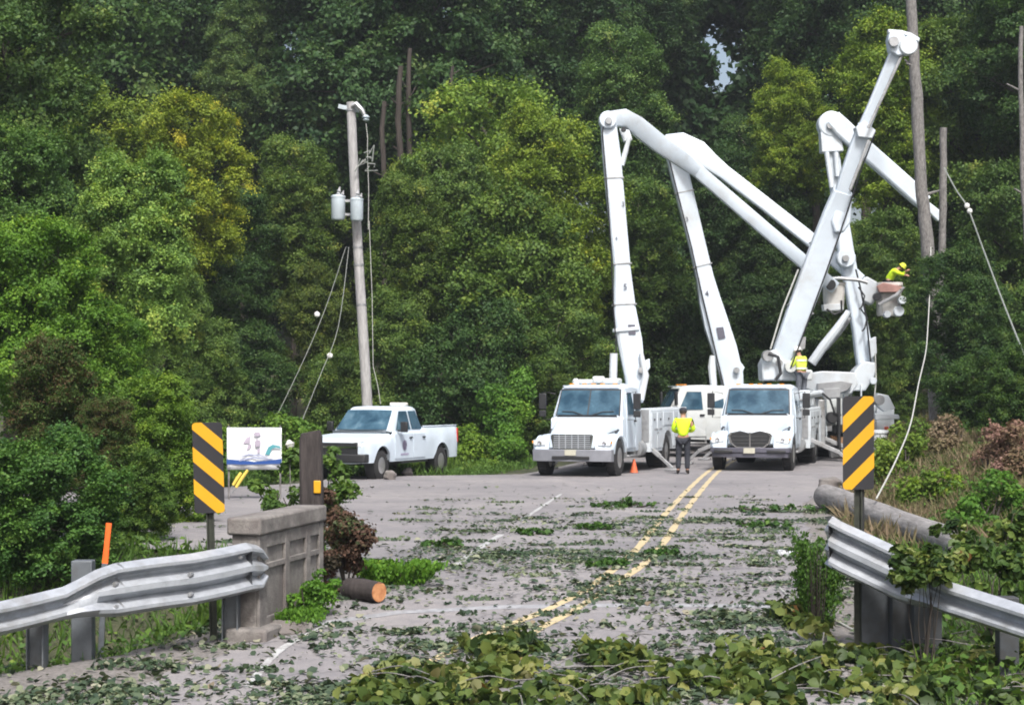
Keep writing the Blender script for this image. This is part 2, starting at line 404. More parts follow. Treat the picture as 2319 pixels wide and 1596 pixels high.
def clump_leaves(cl, dens, leaf, rng, vbase=.45, vvar=.16, droop=0.0, rnd=.55, up=.55, stray=.12):
    """cl: rows (x,y,z,rx,ry,rz). Leaves on each clump's skin, outer and upper side favoured."""
    cl = np.asarray(cl, float); area = 4*np.pi*((cl[:, 3]*cl[:, 4]*cl[:, 5])**(2/3))
    cnt = np.maximum(8, (area*dens).astype(int)); idx = np.repeat(np.arange(len(cl)), cnt); n = len(idx)
    D = rng.normal(size=(n, 3)); D[:, 2] += .35; D /= np.linalg.norm(D, axis=1)[:, None]
    # small lumps on the surface of each clump
    ph = rng.uniform(0, 6.28, size=(len(cl), 3))[idx]
    lump = 1+.16*np.sin(5*D[:, 0]+ph[:, 0])*np.sin(5*D[:, 1]+ph[:, 1])+.12*np.sin(9*D[:, 2]+ph[:, 2]+4*D[:, 0])
    rad = rng.uniform(.55, 1.08, n)**.6*lump
    P = cl[idx, :3]+D*cl[idx, 3:6]*rad[:, None]
    st = rng.random(n) < stray; P[st] += D[st]*cl[idx[st], 3:6]*rng.uniform(0, .45, st.sum())[:, None]
    N = D*.7+rng.normal(size=(n, 3))*rnd; N[:, 2] += up-droop
    cv = rng.normal(size=len(cl))*vvar
    v = vbase+cv[idx]+rng.normal(size=n)*.12
    S = leaf*rng.uniform(.6, 1.3, n)
    return P, N, S, v
# ================================================================ SETTING: ground, road, markings
def sheet(name, xs_fn, Ys, nx, zf, mat, dz, kind='structure', jit=0.0):
    mb = MB(); vs = []; fs = []
    for Y in Ys:
        a, b = xs_fn(Y)
        for i in range(nx+1):
            t = i/nx; e = 1 if i in (0, nx) else 0
            X = a+(b-a)*t+(e*jit*math.sin(Y*7.3+i)*math.sin(Y*2.9+1) if jit else 0)
            vs.append((X, Y, zf(X, Y)+dz))
    for j in range(len(Ys)-1):
        for i in range(nx): fs.append((j*(nx+1)+i, j*(nx+1)+i+1, (j+1)*(nx+1)+i+1, (j+1)*(nx+1)+i))
    mb.add(vs, fs); o = mb.build(name, mat, smooth=60); o['kind'] = kind; return o
Ys = [2+.5*i for i in range(60)]+[32+i*1.0 for i in range(60)]+[92+8*i for i in range(14)]+[240, 400, 700, 1000]
def gx(Y): 
    w_ = 30 if Y < 40 else 30+(Y-40)*.9
    return (-w_, w_)
def terr2(X, Y):
    z = terrain(X, Y)
    # under the pavement keep the earth just below it
    if lerp_tab(XL, Y)-.3 < X < lerp_tab(XR, Y)+.3 and Y < 82: z = min(z, prof(Y)-.03)
    return z
sheet('ground', gx, Ys, 120, terr2, SOIL, 0)
SHO = [(13, 2.6), (16.5, 1.5), (18, .8), (24, .8)]
sheet('gravel_shoulder', lambda Y: (lerp_tab(XL, Y)-lerp_tab(SHO, Y), lerp_tab(XL, Y)+.3), [5+.25*i for i in range(76)], 4, lambda X, Y: prof(Y), GRAVEL, .004, jit=.12)
sheet('gravel_verge', lambda Y: (lerp_tab(XR, Y)-.3, lerp_tab(XR, Y)+1.0), [5+.25*i for i in range(150)], 4, lambda X, Y: prof(Y), GRAVEL, .004, jit=.12)
sheet('road', lambda Y: (lerp_tab(XL, Y), lerp_tab(XR, Y)), [5+.4*i for i in range(188)], 16, road_z, ASPH, .012, jit=.06)
def stripe(name, pts, wd, mat, dz=.017):
    """painted line along points (X,Y) on the road"""
    P = [Vector((p[0], p[1], 0)) for p in pts]; Q = []
    for a, b in zip(P, P[1:]):
        n = max(1, int((b-a).length/.35))
        Q += [a.lerp(b, i/n) for i in range(n)]
    Q.append(P[-1]); vs = []; fs = []
    for i, p in enumerate(Q):
        d_ = (Q[min(i+1, len(Q)-1)]-Q[max(i-1, 0)]).normalized(); s_ = Vector((-d_.y, d_.x, 0))*(wd/2*(1+.12*math.sin(i*1.3)))
        for q in (p-s_, p+s_): vs.append((q.x, q.y, prof(q.y)+dz))
    for i in range(len(Q)-1): fs.append((2*i, 2*i+1, 2*i+3, 2*i+2))
    o = MB().add(vs, fs).build(name, mat); o['kind'] = 'structure'; return o
def gp(l): return [(G(x, y).x, G(x, y).y) for x, y in l]
def smoothp(pts, n=6):
    out = []
    for i in range(len(pts)-1):
        p0 = pts[max(i-1, 0)]; p1 = pts[i]; p2 = pts[i+1]; p3 = pts[min(i+2, len(pts)-1)]
        for k in range(n):
            t = k/n
            out.append(tuple(.5*((2*b)+(-a+c)*t+(2*a-5*b+4*c-d_)*t*t+(-a+3*b-3*c+d_)*t**3) for a, b, c, d_ in zip(p0, p1, p2, p3)))
    out.append(tuple(pts[-1])); return out
stripe('yellow_centre_line', smoothp(gp([(860, 1560), (1075, 1450), (1235, 1385), (1345, 1325), (1437, 1250), (1520, 1150), (1598, 1073), (1650, 1040)])), .115, PYEL)
stripe('yellow_centre_line', smoothp(gp([(960, 1585), (1180, 1450), (1300, 1384), (1410, 1314), (1488, 1250), (1558, 1150), (1622, 1073), (1665, 1042)])), .115, PYEL)
stripe('white_edge_line', smoothp(gp([(1030, 1284), (1085, 1243), (1135, 1212)])), .10, PWHT)
stripe('white_edge_line', smoothp(gp([(1180, 1180), (1270, 1120)])), .07, PWHT)
stripe('white_edge_line', smoothp(gp([(1900, 1530), (1850, 1475), (1782, 1395)])), .10, PWHT)
stripe('white_edge_line', smoothp(gp([(560, 1560), (640, 1470), (760, 1410)])), .08, PWHT)
# pale concrete joint where the road meets the short bridge
jm = M('pale_joint_concrete', (.27, .275, .29), .8, 0, .25, 9, (.20, .20, .21), .3)
def band(name, l1, l2):
    vs = []; n = len(l1)
    for (a, b) in zip(gp(l1), gp(l2)): vs += [(a[0], a[1], prof(a[1])+.0155), (b[0], b[1], prof(b[1])+.0155)]
    o = MB().add(vs, [(2*i, 2*i+2, 2*i+3, 2*i+1) for i in range(n-1)]).build(name, jm); o['kind'] = 'structure'
band('road_joint', [(690, 1415), (900, 1385), (1150, 1372), (1450, 1368), (1775, 1372)], [(700, 1422), (910, 1392), (1150, 1380), (1450, 1376), (1775, 1379)])
0 and band('road_joint', [(700, 1432), (980, 1405), (1250, 1400), (1500, 1398), (1780, 1392)], [(700, 1437), (980, 1409), (1250, 1404), (1500, 1402), (1780, 1397)])

# ================================================================ guard rails
def corr(kind, t=0.0):
    """cross-section of the rail: (outward, height) from its top edge; t blends W (0) to triple (1)"""
    Wp = [(0, 0), (.025, -.012), (.105, -.055), (.105, -.085), (.01, -.135), (.0, -.155), (.0, -.157), (.01, -.175), (.105, -.225), (.105, -.255), (.025, -.298), (0, -.31)]
    Tp = [(0, 0), (.025, -.012), (.105, -.05), (.105, -.08), (.01, -.125), (.0, -.155), (.105, -.225), (.105, -.28), (.0, -.35), (.105, -.425), (.105, -.46), (0, -.508)]
    return [(a[0]*(1-t)+b[0]*t, a[1]*(1-t)+b[1]*t) for a, b in zip(Wp, Tp)]
def rail(parent, name, st, side):
    """st: (top-edge point, blend, flare). side: +1 road lies to the right of travel"""
    mb = MB(); secs = []
    P = [s_[0] for s_ in st]
    for i, (p, t, *r_) in enumerate(st):
        d_ = (P[min(i+1, len(P)-1)]-P[max(i-1, 0)]); d_.z = 0; d_.normalize(); n = Vector((d_.y, -d_.x, 0))*side
        secs.append([p+n*(o_)+Vector((0, 0, h)) for o_, h in corr(0, t)])
    th = []
    for sec in secs:
        th.append(sec+[q-Vector((0, 0, .004))-(sec[2]-sec[0])*0.04 for q in sec[::-1]])
    mb.loft(th, closed=True, caps=True)
    return mb.build(name, GALV, parent, world=True, smooth=28)
def ipost(mb, p, h, wd=.15, dp=.2):
    x, y, z = p
    mb.box((x, y, z+h/2-.25), (wd, .012, h+.5)); 
    mb.box((x-wd/2, y, z+h/2-.25), (.012, dp, h+.5)); mb.box((x+wd/2, y, z+h/2-.25), (.012, dp, h+.5))

# left rail
lr = empty('guard_rail', (-3.6, 17.2, terrain(-3.6, 17.2)), label='grey steel guard rail on the left, its end bent beside the concrete parapet', cat='guard rail', group='guard rails at the bridge')
pts = [(-330, 1398, 15.2, 0), (-150, 1382, 15.8, 0), (0, 1361, 16.3, 0), (80, 1343, 16.6, 0), (142, 1328, 16.8, 0), (175, 1312, 16.85, .22), (215, 1290, 16.95, .65), (258, 1275, 17.1, 1), (340, 1263, 17.3, 1), (430, 1253, 17.6, 1), (500, 1240, 17.9, 1), (556, 1228, 18.15, 1)]
st = [(W(x, y, Y), t) for x, y, Y, t in pts]
rail(lr, 'rail', st, 1)
# flared and crumpled end shoe
e0 = W(556, 1228, 18.15); e1 = W(585, 1234, 18.3); e2 = W(604, 1256, 18.4)
mb = MB(); secs = []
for p, zz, sc, o_ in ((e0, 0, 1, 0), (e1, 0, .92, -.02), (e2, 0, .5, -.07)):
    dd = (e2-e0); dd.z = 0; dd.normalize(); n = Vector((dd.y, -dd.x, 0))
    secs.append([p+n*(q[0]*.9+o_)+Vector((0, 0, q[1]*sc)) for q in corr(0, 1)])
mb.loft([s_+[q-n*.004 for q in s_[::-1]] for s_ in secs]); mb.build('end_shoe', GALV, lr, world=True, smooth=25)
for (x, y, Y, h) in ((78, 1560, 16.75, .72), (-260, 1600, 15.6, .9), (520, 1440, 18.15, .7)):
    p = W(x, y, Y); p.z = W(x, 1361 if x < 200 else 1250, Y).z-.12-h
    mb = MB(); ipost(mb, (p.x, p.y+.1, p.z), h); mb.build('post', GPOST, lr, world=True)
mb = MB(); p = W(182, 1300, 17.2); mb.box((p.x, p.y+.12, p.z-.45), (.2, .16, 1.15)); mb.build('post', GPOST, lr, world=True, bevel=.01)
p = W(425, 1560, 18); 
for (x, y, Y) in ((150, 1390, 16.78), (262, 1322, 17.03), (262, 1375, 17.03), (432, 1300, 17.5), (432, 1345, 17.5), (540, 1290, 18.0), (545, 1260, 18.02)):
    p = W(x, y, Y); mb = MB(); mb.lathe([(.0, -.03), (.022, -.028), (.026, 0), (.026, .02)], p, (.3, 1, 0), 8); mb.build('bolt', STEEL, lr, world=True)
# seams between the panels: thin overlapping laps
for i, (x, y, Y, t) in enumerate(((145, 1327, 16.8, 0), (262, 1274, 17.1, 1))):
    a = W(x, y, Y); b = W(x+5, y-(.6 if t else 1.5), Y+.03)
    dd = (b-a).normalized(); n = Vector((dd.y, -dd.x, 0)).normalized(); mb = MB()
    mb.loft([[p+n*(q[0]+.006)+Vector((0, 0, q[1]+.003)) for q in corr(0, t)] for p in (a, b)], closed=False, caps=False); mb.build('panel_lap', STEEL, lr, world=True)

# right rail
rr = empty('guard_rail', (3.9, 16.8, terrain(3.9, 16.8)), label='grey steel guard rail on the right, torn vines hanging over its middle', cat='guard rail', group='guard rails at the bridge')
pts = [(1886, 1168, 17.5, 1), (1905, 1180, 17.45, 1), (1960, 1205, 17.35, 1), (2039, 1241, 17.15, 1), (2070, 1258, 17.05, .8), (2110, 1290, 16.9, .25), (2150, 1316, 16.75, 0), (2238, 1343, 16.4, 0), (2330, 1372, 16.0, 0), (2460, 1410, 15.5, 0), (2640, 1460, 14.8, 0)]
st = [(W(x, y, Y), t) for x, y, Y, t in pts]
rail(rr, 'rail', st, 1)
e0 = W(1886, 1168, 17.5); mb = MB()
mb.loft([[e0+Vector((-.01, .02, 0))+Vector((q[0]*.8-.0, 0.0, q[1])) for q in corr(0, 1)], [e0+Vector((-.05, .10, -.02))+Vector((q[0]*.3, 0.08, q[1]*.9)) for q in corr(0, 1)]], closed=False, caps=False)
mb.build('end_shoe', GALV, rr, world=True)
for (x, Y) in ((1985, 17.55), (2055, 17.4), (2105, 17.2), (2290, 16.5), (2500, 15.6)):
    p = W(x, 1300, Y); zt = lerp_tab([(1886, .98), (2039, .72), (2150, .50), (2330, .40), (2600, .3)], x)
    mb = MB(); mb.box((p.x, p.y+.14, zt-.55), (.27 if x < 2200 else .18, .17, 1.0)); mb.build('post', M('dark_block', (.055, .062, .07), .7, .1, .25, 6, (.04, .035, .03)), rr, world=True, bevel=.008)

# ================================================================ object markers
def marker(x0, yt, yb, Y, slant, label, lean=0.0):
    hgt = (yb-yt)*Y/F_D; wid = .305
    c = W(x0, yb, Y); t = empty('object_marker', (c.x, c.y, terrain(c.x, c.y)), 0, label, 'road sign', 'striped object markers at the bridge')
    base = c.z-t.location.z; up = Vector((lean, 0, 1)).normalized(); rt = Vector((1, 0, -lean)).normalized()
    fwd = Vector((0, -1, 0))
    def L(u, v, o_): return rt*u+up*(base+v)+fwd*o_
    r_ = .035; out = []
    for cx_, cy_, a0 in ((wid/2-r_, hgt-r_, 0), (-wid/2+r_, hgt-r_, 90), (-wid/2+r_, r_, 180), (wid/2-r_, r_, 270)):
        for k in range(5): a = math.radians(a0+k*22.5); out.append((cx_+r_*math.cos(a), cy_+r_*math.sin(a)))
    mb = MB(); mb.loft([[L(u, v, 0) for u, v in out], [L(u, v, .004) for u, v in out]]); mb.build('panel', SIGNB, t)
    # three yellow bands, clipped to the panel outline
    def clip(poly, f):
        res = []
        for a, b in zip(poly, poly[1:]+poly[:1]):
            fa, fb = f(a), f(b)
            if fa >= 0: res.append(a)
            if fa*fb < 0: k = fa/(fa-fb); res.append((a[0]+(b[0]-a[0])*k, a[1]+(b[1]-a[1])*k))
        return res
    s_ = slant; k = .305*.98
    mb = MB()
    bw = hgt*.165; 
    for j in range(3):
        c0 = hgt*(.07+.355*j)
        lo = lambda p: (p[1]-s_*p[0]*1.0)-c0
        hi = lambda p: (c0+bw)-(p[1]-s_*p[0]*1.0)
        pl = clip(clip(out, lo), hi)
        if len(pl) > 2: mb.loft([[L(u, v, .0045) for u, v in pl], [L(u, v, .007) for u, v in pl]])
    mb.build('yellow_stripes', YEL, t)
    mb = MB(); h0 = -.35
    def pl(u, v, o_): return rt*u+up*v+fwd*o_
    secs = []
    prof_ = [(-.04, -.012), (-.03, -.012), (-.022, -.045), (.022, -.045), (.03, -.012), (.04, -.012), (.04, -.017), (.026, -.017), (.02, -.05), (-.02, -.05), (-.026, -.017), (-.04, -.017)]
    for v in (h0, base+hgt*.96): secs.append([pl(u, v, o_) for u, o_ in prof_])
    mb.loft(secs); mb.build('post', M('green_brown_post', (.035, .04, .03), .7, .2, .3, 12), t)
    return t
m1 = marker(484, 956, 1161, 18.2, -.88, 'yellow and black striped marker sign left of the concrete parapet', -.03)
m2 = marker(1944, 897, 1108, 17.6, 1.0, 'yellow and black striped marker sign in front of the right truck', -.0)
p = W(1948, 1190, 17.65)
mb = MB(); mb.box((p.x, p.y+.03, p.z+.08), (.085, .05, .55)); mb.build('post_sleeve', BLACK, m2, world=True, bevel=.004)

# ================================================================ parapet of the short bridge
A = Vector((W(588, 1300, 18.3).x, 18.3, 0)); B = Vector((W(733, 1300, 20.3).x, 20.3, 0)); dirp = (B-A).normalized(); nrm = Vector((dirp.y, -dirp.x, 0))
z0 = -1.0; zt = .98
pr = empty('concrete_parapet', (A.x, A.y, -.35), label='weathered concrete bridge parapet with recessed panels behind the left guard rail', cat='parapet')
Lp = (B-A).length; ang = math.atan2(dirp.y, dirp.x); RM = Matrix.Rotation(ang, 3, 'Z')
def pb(mb, s0, s1, o0, o1, za, zb):
    c = A+dirp*((s0+s1)/2)+nrm*((o0+o1)/2); mb.box((c.x, c.y, (za+zb)/2), (abs(s1-s0), abs(o1-o0), zb-za), RM)
mb = MB(); pb(mb, 0, Lp, -.30, -.035, z0, .80); mb.build('wall', CONC, pr, world=True, bevel=.012)
mb = MB(); pb(mb, -.05, Lp+.03, -.34, .03, .80, zt); mb.build('coping', CONC, pr, world=True, bevel=.025)
mb = MB()
for s0, s1 in ((0, .22), (.78, .92), (1.45, 1.6), (Lp-.14, Lp)): pb(mb, s0, s1, -.036, 0.0, z0, .797)
pb(mb, .22, Lp-.14, -.036, -.004, .66, .797); pb(mb, .22, Lp-.14, -.036, -.002, .44, .50); pb(mb, .22, Lp-.14, -.036, -.003, -.2, -.05)
mb.build('raised_ribs', CONC, pr, world=True, bevel=.008)
mb = MB(); pb(mb, -.20, .42, -.3, .14, z0, -.13); pb(mb, -.34, .36, -.25, .25, z0, -.26)
mb.build('footing', CONC, pr, world=True, bevel=.03)
# ledge stone
def rock(name, c, s_, mat, label, cat='rock', group=None, seed=1, par=None):
    rr_ = random.Random(seed); bm = bmesh.new(); bmesh.ops.create_icosphere(bm, subdivisions=3, radius=1)
    ph = [rr_.uniform(0, 6) for _ in range(6)]
    for v in bm.verts:
        k = 1+.16*math.sin(3*v.co.x+ph[0])*math.cos(3*v.co.y+ph[1])+.09*math.sin(6*v.co.z+ph[2]+2*v.co.x)
        v.co = Vector((v.co.x*k*s_[0], v.co.y*k*s_[1], v.co.z*k*s_[2]))
    me = bpy.data.meshes.new(name); bm.to_mesh(me); bm.free(); me.materials.append(mat)
    me.polygons.foreach_set('use_smooth', [True]*len(me.polygons)); me.set_sharp_from_angle(angle=.5)
    o = bpy.data.objects.new(name, me); col.objects.link(o); o.location = c; o.rotation_euler = (0, 0, rr_.uniform(0, 3))
    if label: tag(o, label, cat, group)
    return o
p = G(640, 1428); rock('concrete_block', (p.x, p.y, p.z+.02), (.30, .28, .11), CONC, 'low grey lump of concrete on the shoulder below the parapet', 'rock', seed=3)
p = G(862, 1092); rock('rock', (p.x+.15, p.y+1.2, .10), (.16, .15, .15), CONC, 'grey boulder beside the pickup front wheel', 'rock', 'boulders by the pickup', seed=5)
p = G(875, 1083); rock('rock', (p.x+.45, p.y+1.4, .08), (.17, .14, .13), CONC, 'grey boulder under the pickup door, right of the other boulder', 'rock', 'boulders by the pickup', seed=6)
p = W(580, 1085, 34.5)
# white stones behind the parapet
for k, (x, y, Y, r_) in enumerate(((655, 1006, 23.5, .07), (708, 1098, 23.6, .1))):
    pass
# dark broken timber post with yellow reflector
p = W(706, 1150, 21.3); zt_ = W(706, 978, 21.3).z
t = empty('timber_post', (p.x, p.y, -.1), label='dark weathered timber post standing behind the concrete parapet', cat='post')
mb = MB(); r_ = .135
for i in range(1): pass
secs = []
for z, s_, dx in ((-.8, 1.05, .02), (.3, 1.0, .01), (1.0, .98, 0), (zt_-.08, .95, -.01), (zt_+.0, .80, -.015)):
    secs.append([Vector((p.x+dx+s_*r_*u, p.y+s_*r_*v*.9, z+.03*math.sin(5*u+3*v)*(1 if z > 1.5 else 0))) for u, v in ((-1, -.8), (-.8, -1), (0, -1.05), (.8, -1), (1, -.8), (1.04, 0), (1, .8), (.8, 1), (-.8, 1), (-1, .8))])
mb.loft(secs); mb.build('shaft', DARKW, t, world=True)
q = W(717, 1103, 21.1); mb = MB(); mb.box((q.x, p.y-.135, q.z), (.085, .02, .15)); mb.build('reflector', YEL, t, world=True, bevel=.01)
# orange flexible marker behind the rail
a = W(238, 1275, 18.0); b = W(247, 1184, 18.0); t = empty('delineator_post', (a.x, a.y, terrain(a.x, a.y)), label='orange flexible marker post leaning behind the left guard rail', cat='marker post')
mb = MB(); mb.beam([(a, .06, .03), (a.lerp(b, .5), .052, .03), (b, .055, .03)]); mb.build('blade', ORANGE, t, world=True)
mb = MB(); a2 = a-(b-a).normalized()*.06; g0 = Vector((a.x-.05, a.y, terrain(a.x, a.y)-.1)); mb.beam([(g0, .055, .03), (a2, .055, .035), (a, .062, .036)]); mb.build('base_sleeve', GPOST, t, world=True)
# sawn log
a = G(795, 1358); r_ = .16
t = empty('sawn_log', (a.x, a.y, a.z), label='dark sawn log with orange cut end on the road edge below the red shrub', cat='log')
r_ = .12; d_ = Vector((.62, -.55, 0)).normalized(); c1 = W(858, 1341, a.y-.25); c1.z = a.z+r_+.0; c0 = c1-d_*.5
mb = MB(); mb.tube([c0, c0.lerp(c1, .5)+Vector((0, 0, .01)), c1], [r_*1.02, r_, r_*.98], 22)
mb.v = [tuple(Vector(v)+Vector((0, 0, 1))*.008*math.sin(i*2.7)+Vector((.006*math.sin(i*4.1), 0, 0))) for i, v in enumerate(mb.v)]; mb.build('bark_log', DARKW, t, world=True)
def cutwood():
    m, t_, b_ = nodes('fresh_cut_wood'); tc = t_.nodes.new('ShaderNodeTexCoord'); n = t_.nodes.new('ShaderNodeTexNoise'); n.inputs['Scale'].default_value = 14
    t_.links.new(tc.outputs['Object'], n.inputs['Vector']); r2 = ramp(t_, n.outputs['Fac'], [(.3, (.34, .13, .05)), (.7, (.55, .27, .12))]); t_.links.new(r2.outputs[0], b_.inputs['Base Color']); b_.inputs['Roughness'].default_value = .8; return m
CUT = cutwood()
mb = MB(); mb.cyl(c1+d_*.001, c1+d_*.008, r_*.93, n=22); mb.build('cut_face', CUT, t, world=True)
# fallen pole on the right, lying along the road
a = G(1850, 1140); b = G(2140, 1262)
t = empty('fallen_pole', (a.x, a.y, 0), label='thick grey wooden pole lying on the ground behind the right guard rail', cat='fallen pole')
mb = MB(); A_ = Vector((a.x-.05, 34.5, .22)); B_ = Vector((b.x+.05, 23.6, .20)); ps = [A_.lerp(B_, k/8)+Vector((.012*math.sin(k), 0, .006*math.sin(k*2))) for k in range(9)]
mb.tube(ps, [.235-.003*k for k in range(9)], 20); mb.build('shaft', LOGW, t, world=True)
mb = MB(); dd = (A_-B_).normalized(); mb.cyl(ps[0]+dd*.002, ps[0]+dd*.01, .215, n=20); mb.build('cut_face', M('grey_cut_face', (.2, .16, .14), .9, 0, .2, 20), t, world=True)
mb = MB()
for k, (x, s_) in enumerate(((1975, 1), (2010, 1.2), (2050, 1))): 
    q = W(x, 1190+k*20, 20); mb.cyl(q, q+Vector((.35*s_, .1, .0)), .012, .008, 8)
# low stone blocks between the pole and rail
p = G(1880, 1120); rock('concrete_block', (p.x+.35, p.y+2, .14), (.28, .22, .16), CONC, 'pale broken concrete block behind the fallen pole beside the striped sign', 'rock', seed=11)

# ================================================================ vehicles: shared pieces
def wheel(parent, c, r, wd, side, rimmat, dual=False, name='wheel'):
    """axis along local y; side +1 = outer face towards +y"""
    e = MB(); e.lathe([(r*.56, -wd/2), (r*.86, -wd/2), (r*.97, -wd/2+.03), (r, -wd/2+.07), (r, wd/2-.07), (r*.97, wd/2-.03), (r*.86, wd/2), (r*.56, wd/2)], c, (0, side, 0), 28, caps=False)
    # tread blocks
    for k in range(28):
        q = 2*math.pi*k/28; e.box((c[0]+r*math.cos(q), c[1], c[2]+r*math.sin(q)), (.03, wd*.8, .05), Euler((0, -q, 0)).to_matrix())
    ty = e.build(name, RUBBER, parent)
    f = MB(); f.lathe([(r*.57, wd*.46), (r*.54, wd*.40), (r*.50, wd*.18), (r*.30, wd*.10), (r*.27, wd*.30), (r*.14, wd*.38), (.0, wd*.38)], c, (0, side, 0), 24)
    f.lathe([(r*.57, -wd*.4), (r*.57, wd*.46), (r*.54, wd*.47)], c, (0, side, 0), 24)
    for k in range(8):
        q = 2*math.pi*k/8; f.box((c[0]+r*.36*math.cos(q), c[1]+side*wd*.14, c[2]+r*.36*math.sin(q)), (.06, .03, .06))
    f.build('rim', rimmat, ty)
    h = MB(); h.lathe([(r*.1, wd*.385), (r*.1, wd*.43), (0, wd*.44)], c, (0, side, 0), 10); h.build('hub_cap', BLACK, ty)
    return ty
def heading(loc, dx, dy):
    """rotation that turns local +x (vehicle front) towards world (dx,dy)"""
    return math.atan2(dy, dx)

def sec(x, hw_b, zb, hw_m, zm, hw_t, zt, cr=.08):
    """cab cross-section at x: bottom, belt, top half widths"""
    return [(x, -hw_b, zb), (x, hw_b, zb), (x, hw_m+.01, (zb+zm)/2), (x, hw_m, zm), (x, hw_t+.02, zt-cr), (x, hw_t-cr, zt), (x, -hw_t+cr, zt), (x, -hw_t-.02, zt-cr), (x, -hw_m, zm), (x, -hw_m-.01, (zb+zm)/2)]

def truck(loc, dx, dy, style, label, body_len=4.9, body=True):
    rz = heading(loc, dx, dy)
    t = empty('utility_truck', loc, rz, label, 'truck', 'white utility trucks on the road')
    cabm = WHITE
    # ---- cab shell
    mb = MB()
    mb.loft([sec(-1.62, .96, .75, .98, 1.50, .94, 1.545), sec(-1.75, .97, .70, .99, 1.56, .90, 1.62), sec(-2.12, .98, .62, 1.0, 1.58, .84, 2.33), sec(-2.25, .98, .62, 1.0, 1.58, .84, 2.42), sec(-2.9, .99, .60, 1.01, 1.58, .86, 2.47), sec(-3.72, .98, .62, 1.0, 1.58, .86, 2.44), sec(-3.80, .95, .64, .97, 1.58, .83, 2.38)])
    cab = mb.build('cab', cabm, t, bevel=.02, smooth=40)
    # ---- windscreen
    def onws(u, v, o_=.012):
        x = -1.745-(-1.745+2.13)*-1*0-(.385)*v; z = 1.60+.74*v; hw = .90+(-.06)*v
        return (x+o_+.02*(1-u*u), u*hw, z)
    def pane(mb, u0, u1, v0, v1, o_=.012, nu=8):
        vs = []; fs = []
        for j in (0, 1):
            for i in range(nu+1): vs.append(onws(u0+(u1-u0)*i/nu, v0 if j == 0 else v1, o_))
        for i in range(nu): fs.append((i, i+1, nu+2+i, nu+1+i))
        mb.add(vs, fs)
    mb = MB(); pane(mb, -.99, .99, .0, 1.0, .008); ws = mb.build('windscreen_seal', BLACK, cab)
    mb = MB(); pane(mb, -.95, .95, .04, .95, .018); g = mb.build('windscreen', GLASS, t)
    mb = MB(); pane(mb, -.02, .02, .04, .95, .024, 1)
    if style != 'inter': mb.build('centre_bar', BLACK, g)
    mb = MB()
    for s_ in (-1, 1): mb.tube([onws(s_*.1, .02, .05), onws(s_*.45, .16, .05), onws(s_*.8, .17, .045)], .012, 6)
    mb.build('wiper', BLACK, g)
    # paper and dashboard glimpsed behind the glass
    mb = MB(); mb.box((-1.72, 0, 1.60), (.12, 1.6, .05)); mb.build('dashboard', BLACK, cab)
    # sun visor lip
    mb = MB(); mb.box((-2.10, 0, 2.42), (.1, 1.55, .03)); mb.build('roof_lip', cabm, cab, bevel=.01)
    for y in (-.6, -.25, 0, .25, .6): mb = MB(); mb.box((-2.35, y, 2.475), (.1, .12, .035)); mb.build('marker_light', AMBER, cab, bevel=.01)
    # ---- side windows, doors
    for s_ in (-1, 1):
        mb = MB(); 
        def sd(x, z, o_=.02): 
            f = max(0, (z-1.58)/.85); return (x, s_*((1.0-.14*f)+o_), z)
        dr = MB(); dr.add([sd(-2.02, .72, .012), sd(-2.98, .72, .012), sd(-2.98, 1.60, .012), (-2.9, s_*(.89+.0), 2.30), (-2.3, s_*.89, 2.30), sd(-1.98, 1.60, .012)], [(0, 1, 2, 3, 4, 5)])
        door = dr.build('door', cabm, t, smooth=0)
        sm = door.modifiers.new('solid', 'SOLIDIFY'); sm.thickness = .02; sm.offset = 0
        mb.add([sd(-2.08, 1.63, .028), sd(-2.88, 1.63, .028), (-2.84, s_*.915, 2.24), (-2.36, s_*.915, 2.24)], [(0, 1, 2, 3)]); gw = mb.build('side_window', GLASS, door)
        mb = MB(); mb.add([sd(-3.12, 1.68, .014), sd(-3.6, 1.68, .014), (-3.58, s_*.90, 2.2), (-3.14, s_*.90, 2.2)], [(0, 1, 2, 3)]); mb.build('rear_side_window', GLASS, t)
        mb = MB(); mb.box((-2.85, s_*1.04, 1.45), (.16, .04, .05)); mb.build('door_handle', BLACK, door)
        # steps and tank
        mb = MB(); mb.box((-2.5, s_*.92, .50), (1.0, .3, .05)); mb.box((-2.5, s_*.88, .74), (1.0, .22, .04)); mb.box((-2.02, s_*.9, .6), (.04, .2, .3)); mb.box((-2.98, s_*.9, .6), (.04, .2, .3)); mb.build('step', STEEL, t, bevel=.008)
        # mirrors
        mb = MB(); mb.box((-1.92, s_*1.30, 2.0), (.09, .2, .44)); mb.box((-1.92, s_*1.30, 1.66), (.09, .19, .18)); mr = mb.build('mirror', BLACK, t, bevel=.02)
        mb = MB(); mb.tube([(-2.05, s_*.98, 2.2), (-1.94, s_*1.26, 2.27), (-1.92, s_*1.26, 1.5), (-2.02, s_*1.0, 1.5)], .013, 6); mb.build('mirror_arm', BLACK, mr)
    # ---- hood with fenders
    mb = MB(); secs = []
    if style == 'inter':
        tab = [(-.18, .58, .80, 1.02, .80), (-.30, .62, .72, 1.22, .90), (-.6, .68, .72, 1.30, 1.0), (-1.1, .76, .72, 1.40, 1.08), (-1.70, .86, .75, 1.53, 1.12)]
    else:
        tab = [(-.16, .60, .78, 1.10, .86), (-.24, .64, .72, 1.20, .92), (-.6, .72, .72, 1.32, 1.0), (-1.1, .80, .72, 1.42, 1.08), (-1.70, .88, .75, 1.55, 1.15)]
